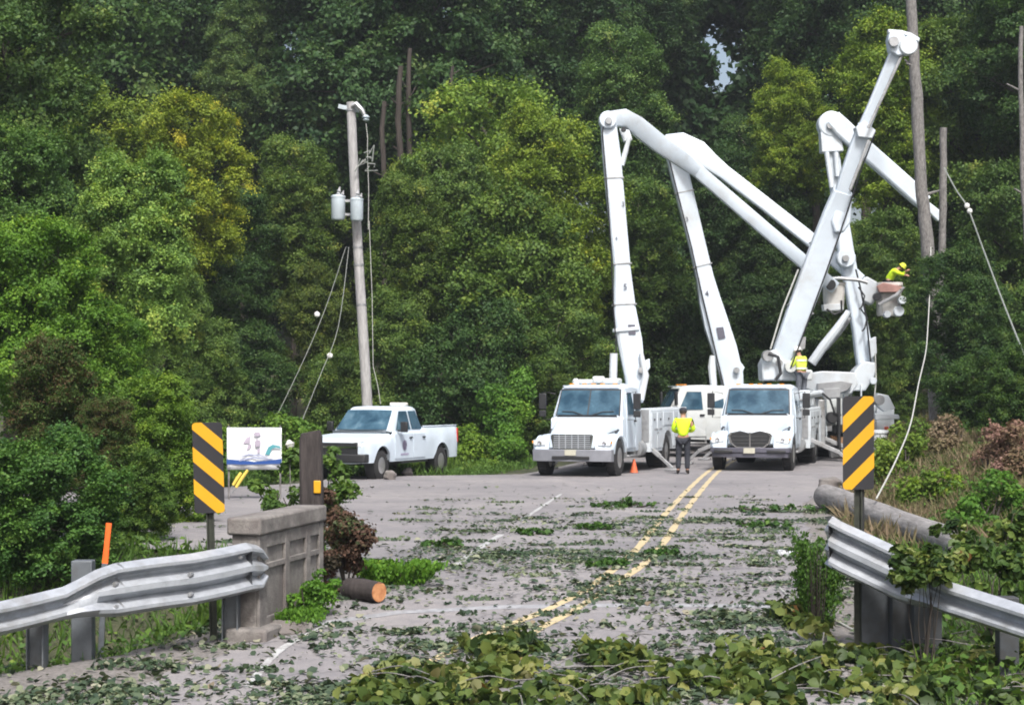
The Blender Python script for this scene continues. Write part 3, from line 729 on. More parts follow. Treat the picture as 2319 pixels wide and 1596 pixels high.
    for x, hw, zb, zt, zs in tab:
        secs.append([(x, -hw, zb), (x, hw, zb), (x, hw, zs), (x, hw*.94, zt-.10), (x, hw*.80, zt-.025), (x, hw*.4, zt), (x, 0, zt+.012), (x, -hw*.4, zt), (x, -hw*.80, zt-.025), (x, -hw*.94, zt-.10), (x, -hw, zs)])
    mb.loft(secs); hood = mb.build('hood', cabm, t, smooth=50, bevel=.01)
    for s_ in (-1, 1):
        # fender: arched loft along x, outer face full, wheel opening cut by shape
        mb = MB(); secs = []
        N = 16
        for i in range(N+1):
            x = -.14-(1.50)*i/N
            # wheel arch opening centre at x=-.98, radius .56
            dx_ = x+.98; op = math.sqrt(max(0, .56**2-dx_**2)) if abs(dx_) < .56 else 0
            zb = max(.62, .50+op) if op > 0 else .62
            top = .98+.14*math.sin(min(1, (i+1)/N*1.5)*math.pi/2) - (.04*(i/N-.75)/.25 if i/N > .75 else 0)
            if i == 0: top = .86; 
            if i == 1: top = .98
            out_ = 1.07-(.10 if i == 0 else (.03 if i == 1 else 0)); inn = .62
            zb = min(zb, top-.06)
            secs.append([(x, s_*inn, zb), (x, s_*out_, zb), (x, s_*(out_+.02), (zb+top)/2), (x, s_*out_, top-.08), (x, s_*(out_-.1), top-.005), (x, s_*(out_-.28), top+.02), (x, s_*inn, top+.02)])
        mb.loft(secs); fd = mb.build('fender', cabm, t, smooth=50)
        mb = MB()
        if style == 'inter':
            mb.loft([[(-.135+o_, s_*(.66), .86), (-.135+o_, s_*.97, .80), (-.17+o_, s_*1.045, .84), (-.20+o_, s_*1.03, .98), (-.18+o_, s_*.86, 1.0), (-.15+o_, s_*.70, .95)] for o_ in (-.02, .014)])
        else:
            mb.loft([[(-.13+o_, s_*.70, .84), (-.13+o_, s_*1.0, .84), (-.16+o_, s_*1.055, .90), (-.17+o_, s_*1.05, .98), (-.15+o_, s_*.80, .99), (-.13+o_, s_*.70, .94)] for o_ in (-.02, .014)])
        hl = mb.build('headlight', LAMPG, t, bevel=.01)
        mb = MB(); mb.lathe([(.0, .0), (.055, .012), (.06, -.02)], (-.115, s_*.86, .90), (1, 0, 0), 14); mb.build('lamp_bowl', CHROME, hl)
        mb = MB(); mb.box((-.16, s_*1.045, .93), (.08, .03, .06)); mb.build('indicator', AMBER, hl)
    # ---- dark gaps: hood to fender, and the cowl under the windscreen
    for s_ in (-1, 1):
        mb = MB(); mb.tube([(-.30, s_*.655, 1.02), (-.6, s_*.725, 1.09), (-1.1, s_*.805, 1.17), (-1.68, s_*.885, 1.24)], .011, 6); mb.build('hood_gap', BLACK, hood)
        mb = MB(); mb.box((-1.35, s_*.90, 1.20), (.30, .05, .04), (0, .25, 0)); mb.build('vent', BLACK, hood)
    mb = MB(); mb.box((-1.70, 0, 1.585), (.10, 1.66, .03)); mb.build('cowl', BLACK, t)
    # ---- grille
    if style == 'inter':
        gp_ = [(-.50, 1.10), (-.56, 1.02), (-.50, .80), (-.36, .68), (.36, .68), (.50, .80), (.56, 1.02), (.50, 1.10), (.25, 1.16), (0, 1.09), (-.25, 1.16)]
        mb = MB(); mb.loft([[(-.15+o_, y*1.05, z*1.0+.0) for y, z in gp_] for o_ in (-.03, .005)]); mb.build('grille_surround', CHROME, t)
        mb = MB(); mb.loft([[(-.15+o_, y*.95, .92+(z-.92)*.90) for y, z in gp_] for o_ in (0, .012)]); gr = mb.build('grille', BLACK, t)
        mb = MB(); mb.box((-.13, 0, .90), (.02, .035, .45)); 
        for z in (.80, .90, 1.0): mb.box((-.134, 0, z), (.008, .92, .007))
        mb.build('grille_bars', CHROME, gr)
    else:
        gp_ = [(-.48, .74), (.48, .74), (.55, 1.10), (.50, 1.14), (-.50, 1.14), (-.55, 1.10)]
        mb = MB(); mb.loft([[(-.15+o_-(z-.74)*.05, y*1.04, z) for y, z in gp_] for o_ in (-.03, .012)]); mb.build('grille_surround', CHROME, t)
        mb = MB(); mb.loft([[(-.15+o_-(z-.74)*.05, y*.96, .94+(z-.94)*.9) for y, z in gp_] for o_ in (0, .017)]); gr = mb.build('grille', BLACK, t)
        mb = MB()
        for k in range(7): mb.box((-.134, 0, .79+k*.05), (.012, .98, .022))
        for y in (-.34, -.17, 0, .17, .34): mb.box((-.130, y, .94), (.012, .022, .36))
        mb.build('grille_bars', M('bright_bars', (.50, .54, .58), .3, .5, .05, 5), gr)
    # ---- bumper
    mb = MB(); out = [(-1.08, -.26), (-1.05, -.10), (-.8, -.02), (0, .03), (.8, -.02), (1.05, -.10), (1.08, -.26)]
    zlo, zhi = (.42, .74) if style != 'inter' else (.40, .68)
    inn = [(y*.96, x-.07) for y, x in out]
    poly = [(x-.03, y) for y, x in out]+[(x-.03, y) for y, x in inn[::-1]]
    if style == 'inter':
        mb.prism(poly, 'z', zlo+.14, zhi); mb.prism([(a_-.03, b_*.95) for a_, b_ in poly], 'z', zlo, zlo+.14)
    else: mb.prism(poly, 'z', zlo, zhi)
    bp = mb.build('front_bumper', BUMPG if style != 'inter' else M('dark_bumper', (.11, .11, .14), .4, .4, .1, 5), t, bevel=.015)
    mb = MB(); 
    if style == 'inter':
        for y0, y1 in ((-.95, -.45), (.45, .95)): mb.box((-.035, (y0+y1)/2, .57), (.04, abs(y1-y0), .09))
    else: mb.box((-.0, 0, .52), (.03, 1.0, .09))
    mb.build('bumper_slot', BLACK, bp, bevel=.02)
    mb = MB(); mb.box((.02, 0, .60 if style == 'inter' else .66), (.012, .30, .15)); mb.build('number_plate', M('plate', (.45, .44, .36), .5, 0, .15, 30), bp)
    for s_ in (-.4, .4): mb = MB(); mb.tube([(-.02, s_-.04, .38), (.06, s_-.04, .33), (.06, s_+.04, .33), (-.02, s_+.04, .38)], .014, 6); mb.build('tow_hook', BLACK, bp)
    # ---- chassis
    mb = MB()
    L_ = 3.9+body_len
    for s_ in (-.42, .42): mb.box((-L_/2-.1, s_, .62), (L_-.3, .08, .24))
    mb.box((-.98, 0, .46), (.12, 1.7, .12)); mb.box((-6.2, 0, .50), (.16, 1.7, .16)); mb.lathe([(.0, -.2), (.2, -.12), (.2, .12), (0, .2)], (-6.2, 0, .50), (0, 1, 0), 14)
    mb.box((-1.3, 0, .62), (1.2, .7, .3)); mb.cyl((-2.2, 0, .6), (-6, 0, .5), .05, n=8)
    mb.box((-.6, 0, .62), (.5, 1.1, .16))
    mb.build('chassis', BLACK, t)
    for s_ in (-1, 1):
        wheel(t, (-.98, s_*.93, .50), .50, .28, s_, ALU)
        wheel(t, (-6.2, s_*.90, .50), .50, .54, s_, ALU)
        mb = MB(); mb.cyl((-3.4, s_*.86, .66), (-4.0, s_*.86, .66), .24, n=18); mb.build('fuel_tank', STEEL if s_ > 0 else BLACK, t)
    # ---- service body
    if body:
        x0 = -4.0; x1 = x0-body_len
        for s_ in (-1, 1):
            mb = MB(); y0, y1 = s_*.72, s_*1.20; ax = -6.2
            def zf(x): 
                dx_ = x-ax; return .62+math.sqrt(max(0, .60**2-dx_**2))*.85 if abs(dx_) < .60 else .55
            secs = []; 
            xs = [x0-body_len*k/24 for k in range(25)]
            for x in xs: zb = zf(x); secs.append([(x, y0, zb), (x, y1, zb), (x, y1, 1.72), (x, y1-s_*.03, 1.78), (x, y0, 1.78)])
            mb.loft(secs); sb = mb.build('side_locker', BODYW, t, smooth=20)
            # doors proud of the locker side
            mb = MB(); hd = MB(); k = 0
            for a_, b_, za, zb in ((x0-.06, x0-.70, .62, 1.68), (x0-.76, -5.5, .62, 1.68), (-5.54, -6.86, 1.26, 1.68), (-6.9, -7.6, .62, 1.68), (-7.66, x1+.06, .62, 1.68)):
                mb.box(((a_+b_)/2, y1+s_*.008, (za+zb)/2), (abs(b_-a_)-.03, .022, zb-za-.03)); hd.box(((a_+b_)/2, y1+s_*.026, zb-.22), (.10, .02, .06))
            ld = mb.build('locker_doors', BODYW, t, bevel=.008); hd.build('latches', BLACK, ld)
            mb = MB(); mb.box((-4.6, y1+s_*.022, 1.18), (.5, .006, .05)); mb.box((-5.15, y1+s_*.022, 1.18), (.4, .006, .05)); mb.box((-4.8, y1+s_*.022, 1.08), (.3, .006, .03)); mb.build('faded_lettering', GREYP, ld)
        mb = MB(); mb.box(((x0+x1)/2, 0, .98), (body_len-.05, 1.46, .08)); mb.box((x0+.0, 0, 1.3), (.05, 2.3, .9)); mb.box((x1+.03, 0, 1.2), (.05, 2.3, .5)); mb.build('deck', STEEL, t)
        mb = MB(); mb.box((x1-.05, 0, .55), (.12, 2.3, .14)); mb.build('rear_bumper', STEEL, t)
        for s_ in (-1, 1):
            mb = MB(); mb.box((x1-.02, s_*1.0, .95), (.04, .12, .3)); mb.build('tail_light', RED, t)
    return t
def outriggers(t, xs_, spread=1.9):
    """diagonal legs with pads, in the truck's own axes"""
    for x in xs_:
        for s_ in (-1, 1):
            mb = MB(); mb.beam([((x, s_*.75, 1.0), .13, .13), ((x, s_*(spread-.35), .42), .13, .13)], (1, 0, 0)); og = mb.build('outrigger', GREYP, t, bevel=.01)
            mb = MB(); mb.beam([((x, s_*(spread-.37), .43), .09, .09), ((x, s_*(spread), .09), .09, .09)], (1, 0, 0)); mb.build('inner_leg', STEEL, og)
            mb = MB(); mb.box((x, s_*spread, .045), (.4, .36, .05)); mb.build('foot_pad', STEEL, og, bevel=.01)
# ================================================================ the trucks
T1 = truck((1.50, 46.2, 0), -.31, -1, 'm2', 'white bucket truck on the left, flat slatted grille and grey bumper facing the camera')
T2 = truck((6.50, 49.3, 0), -.27, -1, 'inter', 'white derrick truck with rounded dark grille parked on the right of the road')
T3 = truck((3.35, 60.3, 0), -1, -.10, 'm2', 'white bucket truck standing crosswise, half hidden between the other two cabs')
T4 = truck((12.6, 66.2, 0), .20, 1, 'm2', 'white bucket truck at the far right, mostly hidden behind the striped sign')
for t_, k_ in ((T1, 1.0), (T2, 1.04), (T3, 1.04), (T4, 1.08)): t_.scale = (1, k_, .97)
for o in [o for o in col.objects if o.parent is T3 or o.parent is T4]:
    if o.name.split('.')[0] in ('cab', 'door', 'hood', 'fender'): 
        o.data.materials.clear(); o.data.materials.append(CREAM)
outriggers(T1, (-4.25,), 1.75); outriggers(T2, (-4.2, -7.6), 2.35); outriggers(T3, (-4.3,), 1.8)

def wbeam(parent, name, st, Y, dep, mat=BOOMW, bev=.012, Y2=None):
    """boom through survey points (x,y,width) standing at distance Y (to Y2 at the end)"""
    n = len(st); s_ = []; st = [(x, y, wd*.93) for x, y, wd in st]
    for i, (x, y, wd) in enumerate(st):
        YY = Y if Y2 is None else Y+(Y2-Y)*i/(n-1)
        s_.append((W(x, y, YY), wd*YY/F_D, dep*min(1, .7+.3*wd/40)))
    mb = MB(); mb.beam(s_); return mb.build(name, mat, parent, world=True, bevel=bev, smooth=30)
def blob(parent, name, pts, Y, dep, mat, bev=.02):
    """solid block whose outline runs through survey points, at distance Y, dep metres thick"""
    mb = MB(); mb.loft([[W(x, y, Y)+Vector((0, o_, 0)) for x, y in pts] for o_ in (-dep/2, dep/2)]); return mb.build(name, mat, parent, world=True, bevel=bev, smooth=30)
def disc(parent, name, x, y, r, Y, dep, mat, ax=(0, 1, 0)):
    c = W(x, y, Y); k = r*Y/F_D; mb = MB(); mb.lathe([(k*.9, -dep/2), (k, -dep/2+.03), (k, dep/2-.03), (k*.9, dep/2)], c, ax, 22); return mb.build(name, mat, parent, world=True)
def rod(parent, name, p, r, Y, mat, n=10):
    mb = MB(); mb.tube([W(x, y, Y+dy) for x, y, dy in [(q+(0,))[:3] for q in p]], [k*Y/F_D for k in (r if isinstance(r, list) else [r]*len(p))], n); return mb.build(name, mat, parent, world=True)
def decal(parent, s, x, y, hD, Y, rot=0.0, mat=GREYP):
    p = W(x, y, Y); sz = hD*Y/F_D*1.4
    m4 = mw(parent).inverted() @ Matrix.Translation(p) @ Euler((math.radians(90), -rot, 0)).to_matrix().to_4x4()
    return text_mesh('boom_number', s, sz, mat, parent, m4)
DKG = M('dark_decal', (.10, .10, .13), .5, 0, .2, 20)

# ---- truck 1: pedestal, two-stage boom, bucket
def pedestal(t, x, label=None):
    mb = MB(); mb.lathe([(.46, .9), (.46, 1.25), (.36, 1.3), (.34, 1.75), (.42, 1.8), (.42, 1.95), (.0, 1.95)], (x, 0, 0), (0, 0, 1), 20)
    pd = mb.build('pedestal', BODYW, t)
    mb = MB(); mb.box((x-.05, .26, 2.15), (.6, .05, .7)); mb.box((x-.05, -.26, 2.15), (.6, .05, .7)); mb.build('turret', BODYW, pd, bevel=.02)
    mb = MB(); mb.tube([(x+.2, .1, 1.5), (x+.45, .3, 1.3), (x+.3, .5, 1.0)], .03, 6); mb.tube([(x+.15, -.15, 1.5), (x+.4, -.3, 1.35), (x+.3, -.5, 1.0)], .03, 6); mb.build('hydraulic_hoses', BLACK, pd)
    return pd
for t_ in (T1, T2, T3): pedestal(t_, -4.55)
pedestal(T4, -7.0)
Y1 = 50.8
b1 = wbeam(T1, 'lower_boom', [(1440, 912, 34), (1437, 850, 50), (1426, 773, 60), (1414, 700, 54), (1409, 610, 40), (1396, 475, 43), (1385, 356, 44), (1378, 285, 38)], Y1, .42)
b1u = wbeam(T1, 'upper_boom', [(1372, 270, 34), (1412, 268, 44), (1440, 284, 46), (1492, 325, 44), (1545, 362, 38), (1579, 387, 32), (1700, 491, 32), (1817, 591, 32), (1890, 651, 30)], Y1-.1, .24, Y2=55.2)
disc(b1, 'elbow', 1376, 274, 20, Y1-.05, .52, BOOMW); disc(b1, 'elbow_pin', 1412, 294, 6, Y1-.3, .1, BLACK)
blob(b1, 'elbow_link', [(1402, 292), (1425, 296), (1432, 318), (1412, 322)], Y1, .22, BODYW)
rod(b1, 'elbow_cylinder', [(1425, 312), (1416, 345), (1408, 375)], [5, 6, 6], Y1-.1, BODYW)
rod(b1, 'lift_cylinder', [(1450, 905), (1462, 850), (1452, 800)], [9, 8, 5], Y1-.3, BODYW)
blob(b1, 'hinge_ear', [(1448, 822), (1470, 812), (1472, 832), (1452, 858)], Y1, .3, BOOMW)
rod(T1, 'boom_rest', [(1388, 870), (1390, 800)], 9, Y1-.7, BODYW)
for s_, x, y, h in (('3', 1411, 515-52, 11), ('4', 1396, 540, 8), ('5', 1416, 650, 14)): decal(b1, s_, x, y, h, Y1-.235, mat=DKG)
blob(b1, 'warning_plate', [(1422, 735), (1438, 735), (1440, 757), (1424, 757)], Y1-.235, .01, DKG, 0)
blob(b1, 'collar', [(1387, 745), (1446, 740), (1447, 748), (1388, 753)], Y1-.03, .46, BODYW)
# roof clutter of truck 1
mb = MB(); mb.box((-3.0, .35, 2.56), (.5, .45, .16)); mb.box((-3.0, -.35, 2.54), (.4, .5, .14)); mb.box((-2.9, 0, 2.60), (.3, .3, .2)); mb.build('roof_gear', CREAM, T1, bevel=.05)
mb = MB(); mb.lathe([(.09, 0), (.09, .12), (.05, .17), (0, .18)], (-2.8, -.62, 2.46), (0, 0, 1), 14); mb.build('beacon', CREAM, T1)

# ---- truck 3 (crosswise): middle boom
Y3 = 62.2
b3 = wbeam(T3, 'lower_boom', [(1662, 905, 46), (1656, 850, 56), (1640, 790, 60), (1622, 735, 60), (1607, 680, 52), (1596, 630, 42), (1580, 560, 40), (1560, 480, 42), (1540, 400, 44), (1527, 345, 44), (1520, 320, 40)], Y3, .5)
wbeam(T3, 'upper_boom', [(1508, 318, 26), (1540, 322, 46), (1579, 346, 58), (1612, 370, 42), (1640, 391, 34), (1740, 468, 33), (1833, 541, 33), (1925, 616, 34), (1950, 637, 30)], Y3-.3, .32, Y2=60)
blob(b3, 'elbow_link', [(1535, 372), (1556, 395), (1550, 432), (1540, 425)], Y3, .25, BODYW)
blob(b3, 'hinge_ear', [(1665, 805), (1685, 832), (1672, 860), (1650, 858)], Y3, .4, BOOMW)
rod(b3, 'lift_cylinder', [(1617, 885), (1612, 830), (1613, 805)], [8, 9, 6], Y3-.5, BODYW)
for s_, x, y, h in (('3', 1556, 497, 10), ('4', 1601, 665, 13)): decal(b3, s_, x, y, h, Y3-.275, .15, DKG)
blob(b3, 'warning_plate', [(1622, 742), (1638, 740), (1643, 765), (1627, 768)], Y3-.285, .01, DKG, 0)
blob(b3, 'collar', [(1578, 628), (1610, 620), (1612, 634), (1581, 642)], Y3, .5, BODYW)

# ---- truck 2: derrick boom with auger head gripping the pole
Y2_ = 53.9
d1 = wbeam(T2, 'main_boom', [(1762, 828, 46), (1778, 790, 54), (1806, 715, 58), (1838, 630, 60), (1868, 545, 58), (1892, 480, 54), (1908, 435, 46)], Y2_, .5, Y2=52.9)
d2 = wbeam(T2, 'inner_boom', [(1902, 452, 34), (1920, 395, 36), (1942, 330, 36), (1960, 285, 36)], 52.9, .36, BOOMW, Y2=52.4)
d3 = wbeam(T2, 'boom_tip', [(1952, 300, 30), (1980, 235, 28), (2010, 160, 26), (2035, 105, 30)], 52.5, .28, BOOMW, Y2=52)
blob(d2, 'collar', [(1935, 290), (1955, 277), (1980, 298), (1972, 316), (1940, 312)], 52.4, .46, BODYW)
blob(d1, 'winch_housing', [(1905, 430), (1928, 436), (1926, 470), (1924, 505), (1908, 528), (1888, 528), (1880, 500)], Y2_-.9, .4, BOOMW, .05)
rod(d2, 'hydraulic_pipe', [(1925, 430), (1968, 318)], 4, 52.1, GREYP); rod(d3, 'hydraulic_pipe', [(1966, 290), (2046, 118)], 3.5, 51.9, GREYP)
blob(d3, 'boom_head', [(2012, 75), (2040, 78), (2056, 96), (2052, 125), (2030, 130), (2012, 118), (2008, 92)], 52.0, .42, BOOMW, .04)
disc(d3, 'sheave', 2056, 105, 21, 51.85, .25, BODYW); disc(d3, 'pulley', 2024, 95, 12, 51.7, .1, STEEL)
blob(d3, 'grab_arm', [(2010, 68), (2040, 70), (2062, 76), (2082, 88), (2080, 97), (2060, 86), (2038, 78), (2010, 76)], 51.9, .18, BODYW)
rod(T2, 'winch_line', [(1745, 790), (1772, 700), (1808, 610)], 2, Y2_-.4, CABLE)
td = blob(T2, 'turntable', [(1722, 862), (1720, 825), (1735, 795), (1752, 792), (1770, 815), (1800, 835), (1835, 838), (1835, 862)], Y2_, .9, BODYW, .05)
disc(td, 'winch_drum', 1738, 806, 13, Y2_-.5, .3, STEEL); disc(td, 'gear_cover', 1790, 830, 14, Y2_-.6, .25, CREAM)
rod(td, 'hose', [(1740, 800), (1762, 808), (1768, 845), (1756, 860)], 4, Y2_-.65, BLACK)
blob(td, 'control_seat', [(1798, 770), (1824, 762), (1822, 790), (1800, 800)], Y2_-.2, .3, GREYP, .03)
# gear on the right side locker of truck 2
mb = MB(); mb.box((-4.5, 1.0, 2.05), (.7, .35, .5)); mb.box((-5.4, .95, 1.95), (.6, .45, .3)); mb.build('tool_box', BODYW, T2, bevel=.03)
mb = MB(); mb.cyl((-4.0, 1.1, 2.15), (-8.5, 1.1, 2.2), .11, n=14); mb.cyl((-4.2, .8, 2.1), (-8.6, .85, 2.1), .07, n=10); mb.build('carried_pipe', BODYW, T2)
mb = MB(); 
for x in (-4.1, -6.2, -8.2): mb.tube([(x, 1.15, 1.75), (x, 1.15, 2.0), (x, .7, 2.0)], .03, 6)
mb.build('rack', STEEL, T2)

# ---- truck 4: far right
Y4 = 59.6
b4 = wbeam(T4, 'lower_boom', [(1962, 845, 38), (1956, 800, 42), (1948, 745, 38), (1938, 690, 38), (1928, 640, 36), (1917, 585, 38), (1905, 500, 34), (1894, 420, 30), (1886, 350, 30), (1884, 300, 34)], Y4, .45)
wbeam(T4, 'upper_boom', [(1884, 268, 40), (1905, 290, 46), (1960, 340, 42), (2030, 402, 42), (2076, 443, 42), (2094, 460, 36)], Y4-.3, .42, BOOMW)
disc(b4, 'elbow', 1880, 283, 29, Y4-.1, .55, BOOMW); blob(b4, 'elbow_block', [(1856, 300), (1900, 300), (1908, 345), (1858, 347)], Y4-.1, .5, BODYW, .03)
rod(b4, 'elbow_cylinder', [(1872, 345), (1884, 425)], 6, Y4-.3, BODYW); rod(b4, 'elbow_cylinder', [(1893, 345), (1897, 400)], 6, Y4-.3, BODYW)
wbeam(T4, 'jib', [(2092, 458, 14), (2106, 472, 20), (2128, 492, 24), (2134, 497, 16)], Y4-.3, .25, BOOMW)
disc(b4, 'mid_joint', 1915, 585, 21, Y4-.3, .4, BOOMW)
rod(T4, 'lift_cylinder', [(1838, 822), (1866, 782), (1896, 744), (1922, 705)], [11, 11, 10, 7], Y4-1.2, BODYW); rod(T4, 'lift_cylinder_rod', [(1870, 790), (1900, 755), (1925, 720)], 5, Y4-.9, STEEL)
blob(T4, 'turntable', [(1925, 885), (1930, 840), (1950, 818), (1980, 822), (1976, 850), (1955, 885)], Y4-.2, .8, BODYW, .04)
blob(T4, 'boom_cradle', [(1812, 848), (1860, 840), (1935, 843), (1940, 870), (1925, 892), (1840, 888), (1815, 876)], Y4-1.0, .5, BODYW, .04)
blob(T4, 'canvas_bag', [(1850, 868), (1905, 862), (1930, 868), (1918, 884), (1900, 890), (1880, 888), (1850, 892)], Y4-1.35, .2, GREYP, .02)
blob(T4, 'hinge_ear', [(1965, 770), (1982, 762), (1984, 800), (1968, 815)], Y4-.3, .3, BODYW, .02)
rod(T4, 'hanging_rope', [(1982, 800), (1984, 860), (1980, 905)], 1.6, Y4-1.2, CABLE); disc(T4, 'rope_block', 1977, 862, 8, Y4-1.2, .2, BODYW)
# rear racks seen beside the sign
for k, (pts_, m_) in enumerate(((((1870, 905), (1905, 902), (1905, 960), (1872, 965)), CREAM), (((1880, 985), (1915, 990), (1915, 1005), (1882, 1003)), M('rusty_steel', (.30, .17, .09), .8, 0, .3, 8)), (((1878, 1020), (1915, 1015), (1915, 1032), (1880, 1036)), STEEL))):
    blob(T4, 'rear_rack', pts_, 56.6, .3, m_, .01)
for k, (pts_, m_, yy) in enumerate((([(1862, 880), (1900, 878), (1902, 900), (1864, 902)], GREYP, 57.4), ([(1886, 962), (1912, 960), (1912, 980), (1886, 982)], BLACK, 56.5), ([(1850, 905), (1866, 905), (1868, 1010), (1852, 1012)], STEEL, 56.2), ([(1896, 900), (1902, 900), (1903, 1030), (1897, 1030)], BLACK, 56.1), ([(1985, 890), (2010, 895), (2026, 925), (2000, 932), (1984, 920)], BODYW, 56.5))):
    blob(T4, 'rear_gear_and_dark_gaps', pts_, yy, .3, m_, .02)  # the black blocks stand in for dark gaps between the equipment
disc(T4, 'cable_reel', 1884, 945, 13, 56.2, .35, BLACK); disc(T4, 'cable_reel', 1990, 905, 12, 56.0, .3, GREYP)
rod(T4, 'hose', [(1862, 890), (1880, 905), (1890, 935), (1905, 940)], 2.5, 56.0, BLACK, 6)
blob(T4, 'rear_platform', [(1975, 935), (2028, 938), (2030, 948), (1975, 950)], 56.2, 1.0, BODYW, .02)
# buckets (each hangs on its own boom)
def bucket(t, c, Y, s_=1.0, lean=0):
    x, y = c; k = 1/(Y/F_D)
    p = W(x, y, Y); mb = MB(); r_ = .38*s_
    secs = []
    for z, q in ((-.55, .82), (-.5, .9), (.42, 1.0), (.45, 1.08), (.55, 1.08), (.55, .98), (-.4, .86)):
        secs.append([p+Vector((u*r_*q, v*r_*q, z*s_)) for u, v in ((-1, -.75), (-.75, -1), (.75, -1), (1, -.75), (1, .75), (.75, 1), (-.75, 1), (-1, .75))])
    mb.loft(secs); return mb.build('bucket', M('bucket_paint', (.58, .57, .54), .5, 0, .12, 5, (.28, .22, .2)), t, world=True)
bk = bucket(T3, (2012, 678), 59.6, 1.0)
blob(bk, 'control_cover', [(1985, 648), (2000, 640), (2045, 650), (2043, 662), (1990, 662)], 59.1, .2, M('faded_red', (.36, .20, .17), .6, 0, .15, 8), .02)
blob(bk, 'leveling_head', [(1943, 640), (1960, 626), (1985, 640), (1990, 668), (1972, 692), (1948, 680)], 59.7, .45, BODYW, .05)
disc(bk, 'winch', 1986, 672, 9, 59.2, .3, BLACK); disc(bk, 'insulator', 2034, 705, 12, 59.3, .3, BODYW); disc(bk, 'insulator', 2008, 712, 8, 59.2, .3, BODYW); disc(bk, 'insulator', 2042, 680, 9, 59.1, .3, BODYW)
rod(bk, 'jib_bar', [(1990, 690), (2030, 668), (2048, 650)], 4, 59.0, GREYP)
bk1 = bucket(T1, (1888, 672), 55.6, .8)
rod(bk1, 'jib_bar', [(1868, 632), (1900, 630), (1945, 634), (1965, 640)], 4.5, 55.2, STEEL); disc(bk1, 'winch', 1880, 645, 12, 55.1, .25, BLACK)
blob(bk1, 'step', [(1862, 690), (1905, 688), (1908, 702), (1864, 704)], 55.3, .4, BODYW, .01)
rod(bk1, 'hose', [(1872, 700), (1890, 712), (1906, 705), (1905, 680)], 2.5, 55.1, BLACK)

# hoses, seams, labels and pins that follow the booms
def seam(parent, st, Y, dep, Y2=None, mat=STEEL):
    """a fine raised band across a boom"""
    for (x, y, wd, ang) in st:
        u = Vector((math.cos(ang), 0, -math.sin(ang))); p = W(x, y, Y); k = wd*Y/F_D/2+.012; v = Vector((math.sin(ang), 0, math.cos(ang)))*.022
        mb = MB(); mb.loft([[p+u*k*a_+v*b_+Vector((0, o_, 0)) for a_, b_ in ((-1, -1), (1, -1), (1, 1), (-1, 1))] for o_ in (-dep/2-.01, dep/2+.01)]); mb.build('joint_band', mat, parent, world=True, bevel=.004)
seam(b1, [(1409, 598, 40, -.05), (1390, 405, 42, -.05), (1413, 690, 54, -.05)], Y1, .42)
seam(b3, [(1590, 602, 42, -.25), (1549, 436, 42, -.2)], Y3, .5); seam(d1, [(1812, 700, 58, .38), (1862, 560, 57, .38)], Y2_-.3, .5)
rod(b1, 'hose_run', [(1399, 880), (1395, 780), (1389, 690), (1384, 560), (1374, 420), (1364, 300), (1372, 258)], 1.8, Y1-.28, BLACK, 6)
rod(b3, 'hose_run', [(1640, 880), (1612, 760), (1588, 660), (1566, 560), (1530, 420), (1508, 330)], 1.8, Y3-.32, BLACK, 6)
rod(d1, 'hose_run', [(1790, 835), (1830, 728), (1866, 630), (1898, 540), (1922, 470), (1948, 390), (1982, 300)], 2.0, Y2_-1.3, BLACK, 6)
for k, (x, y) in enumerate(((1818, 668), (1845, 606), (1876, 520))): blob(d1, 'label', [(x-7, y-6), (x+7, y-3), (x+4, y+9), (x-10, y+6)], Y2_-.62-.012*k*0-(.0 if k < 2 else .1), .02, DKG if k != 1 else M('faded_red', (.50, .22, .17)), 0)
for pr_, (x, y, r_, Y) in ((b1, (1452, 838, 7, Y1-.3)), (b1, (1378, 274, 8, Y1-.35)), (b3, (1668, 838, 7, Y3-.35)), (d1, (1764, 822, 9, Y2_-.4)), (b4, (1915, 585, 8, Y4-.55)), (b4, (1881, 284, 9, Y4-.42)), (b4, (1961, 838, 8, Y4-.4))):
    disc(pr_, 'pivot_pin', x, y, r_, Y, .12, STEEL)
rod(b4, 'hose_run', [(1975, 850), (1968, 780), (1962, 720), (1948, 650), (1938, 610)], 2, Y4-.5, BLACK, 6)
for (x, y, Y) in ((1950, 700, Y4-.4), (1944, 650, Y4-.4)): rod(b4, 'cable_loop', [(x, y), (x+14, y+20), (x+8, y+44), (x+2, y+50)], 2, Y-.1, BLACK, 6)
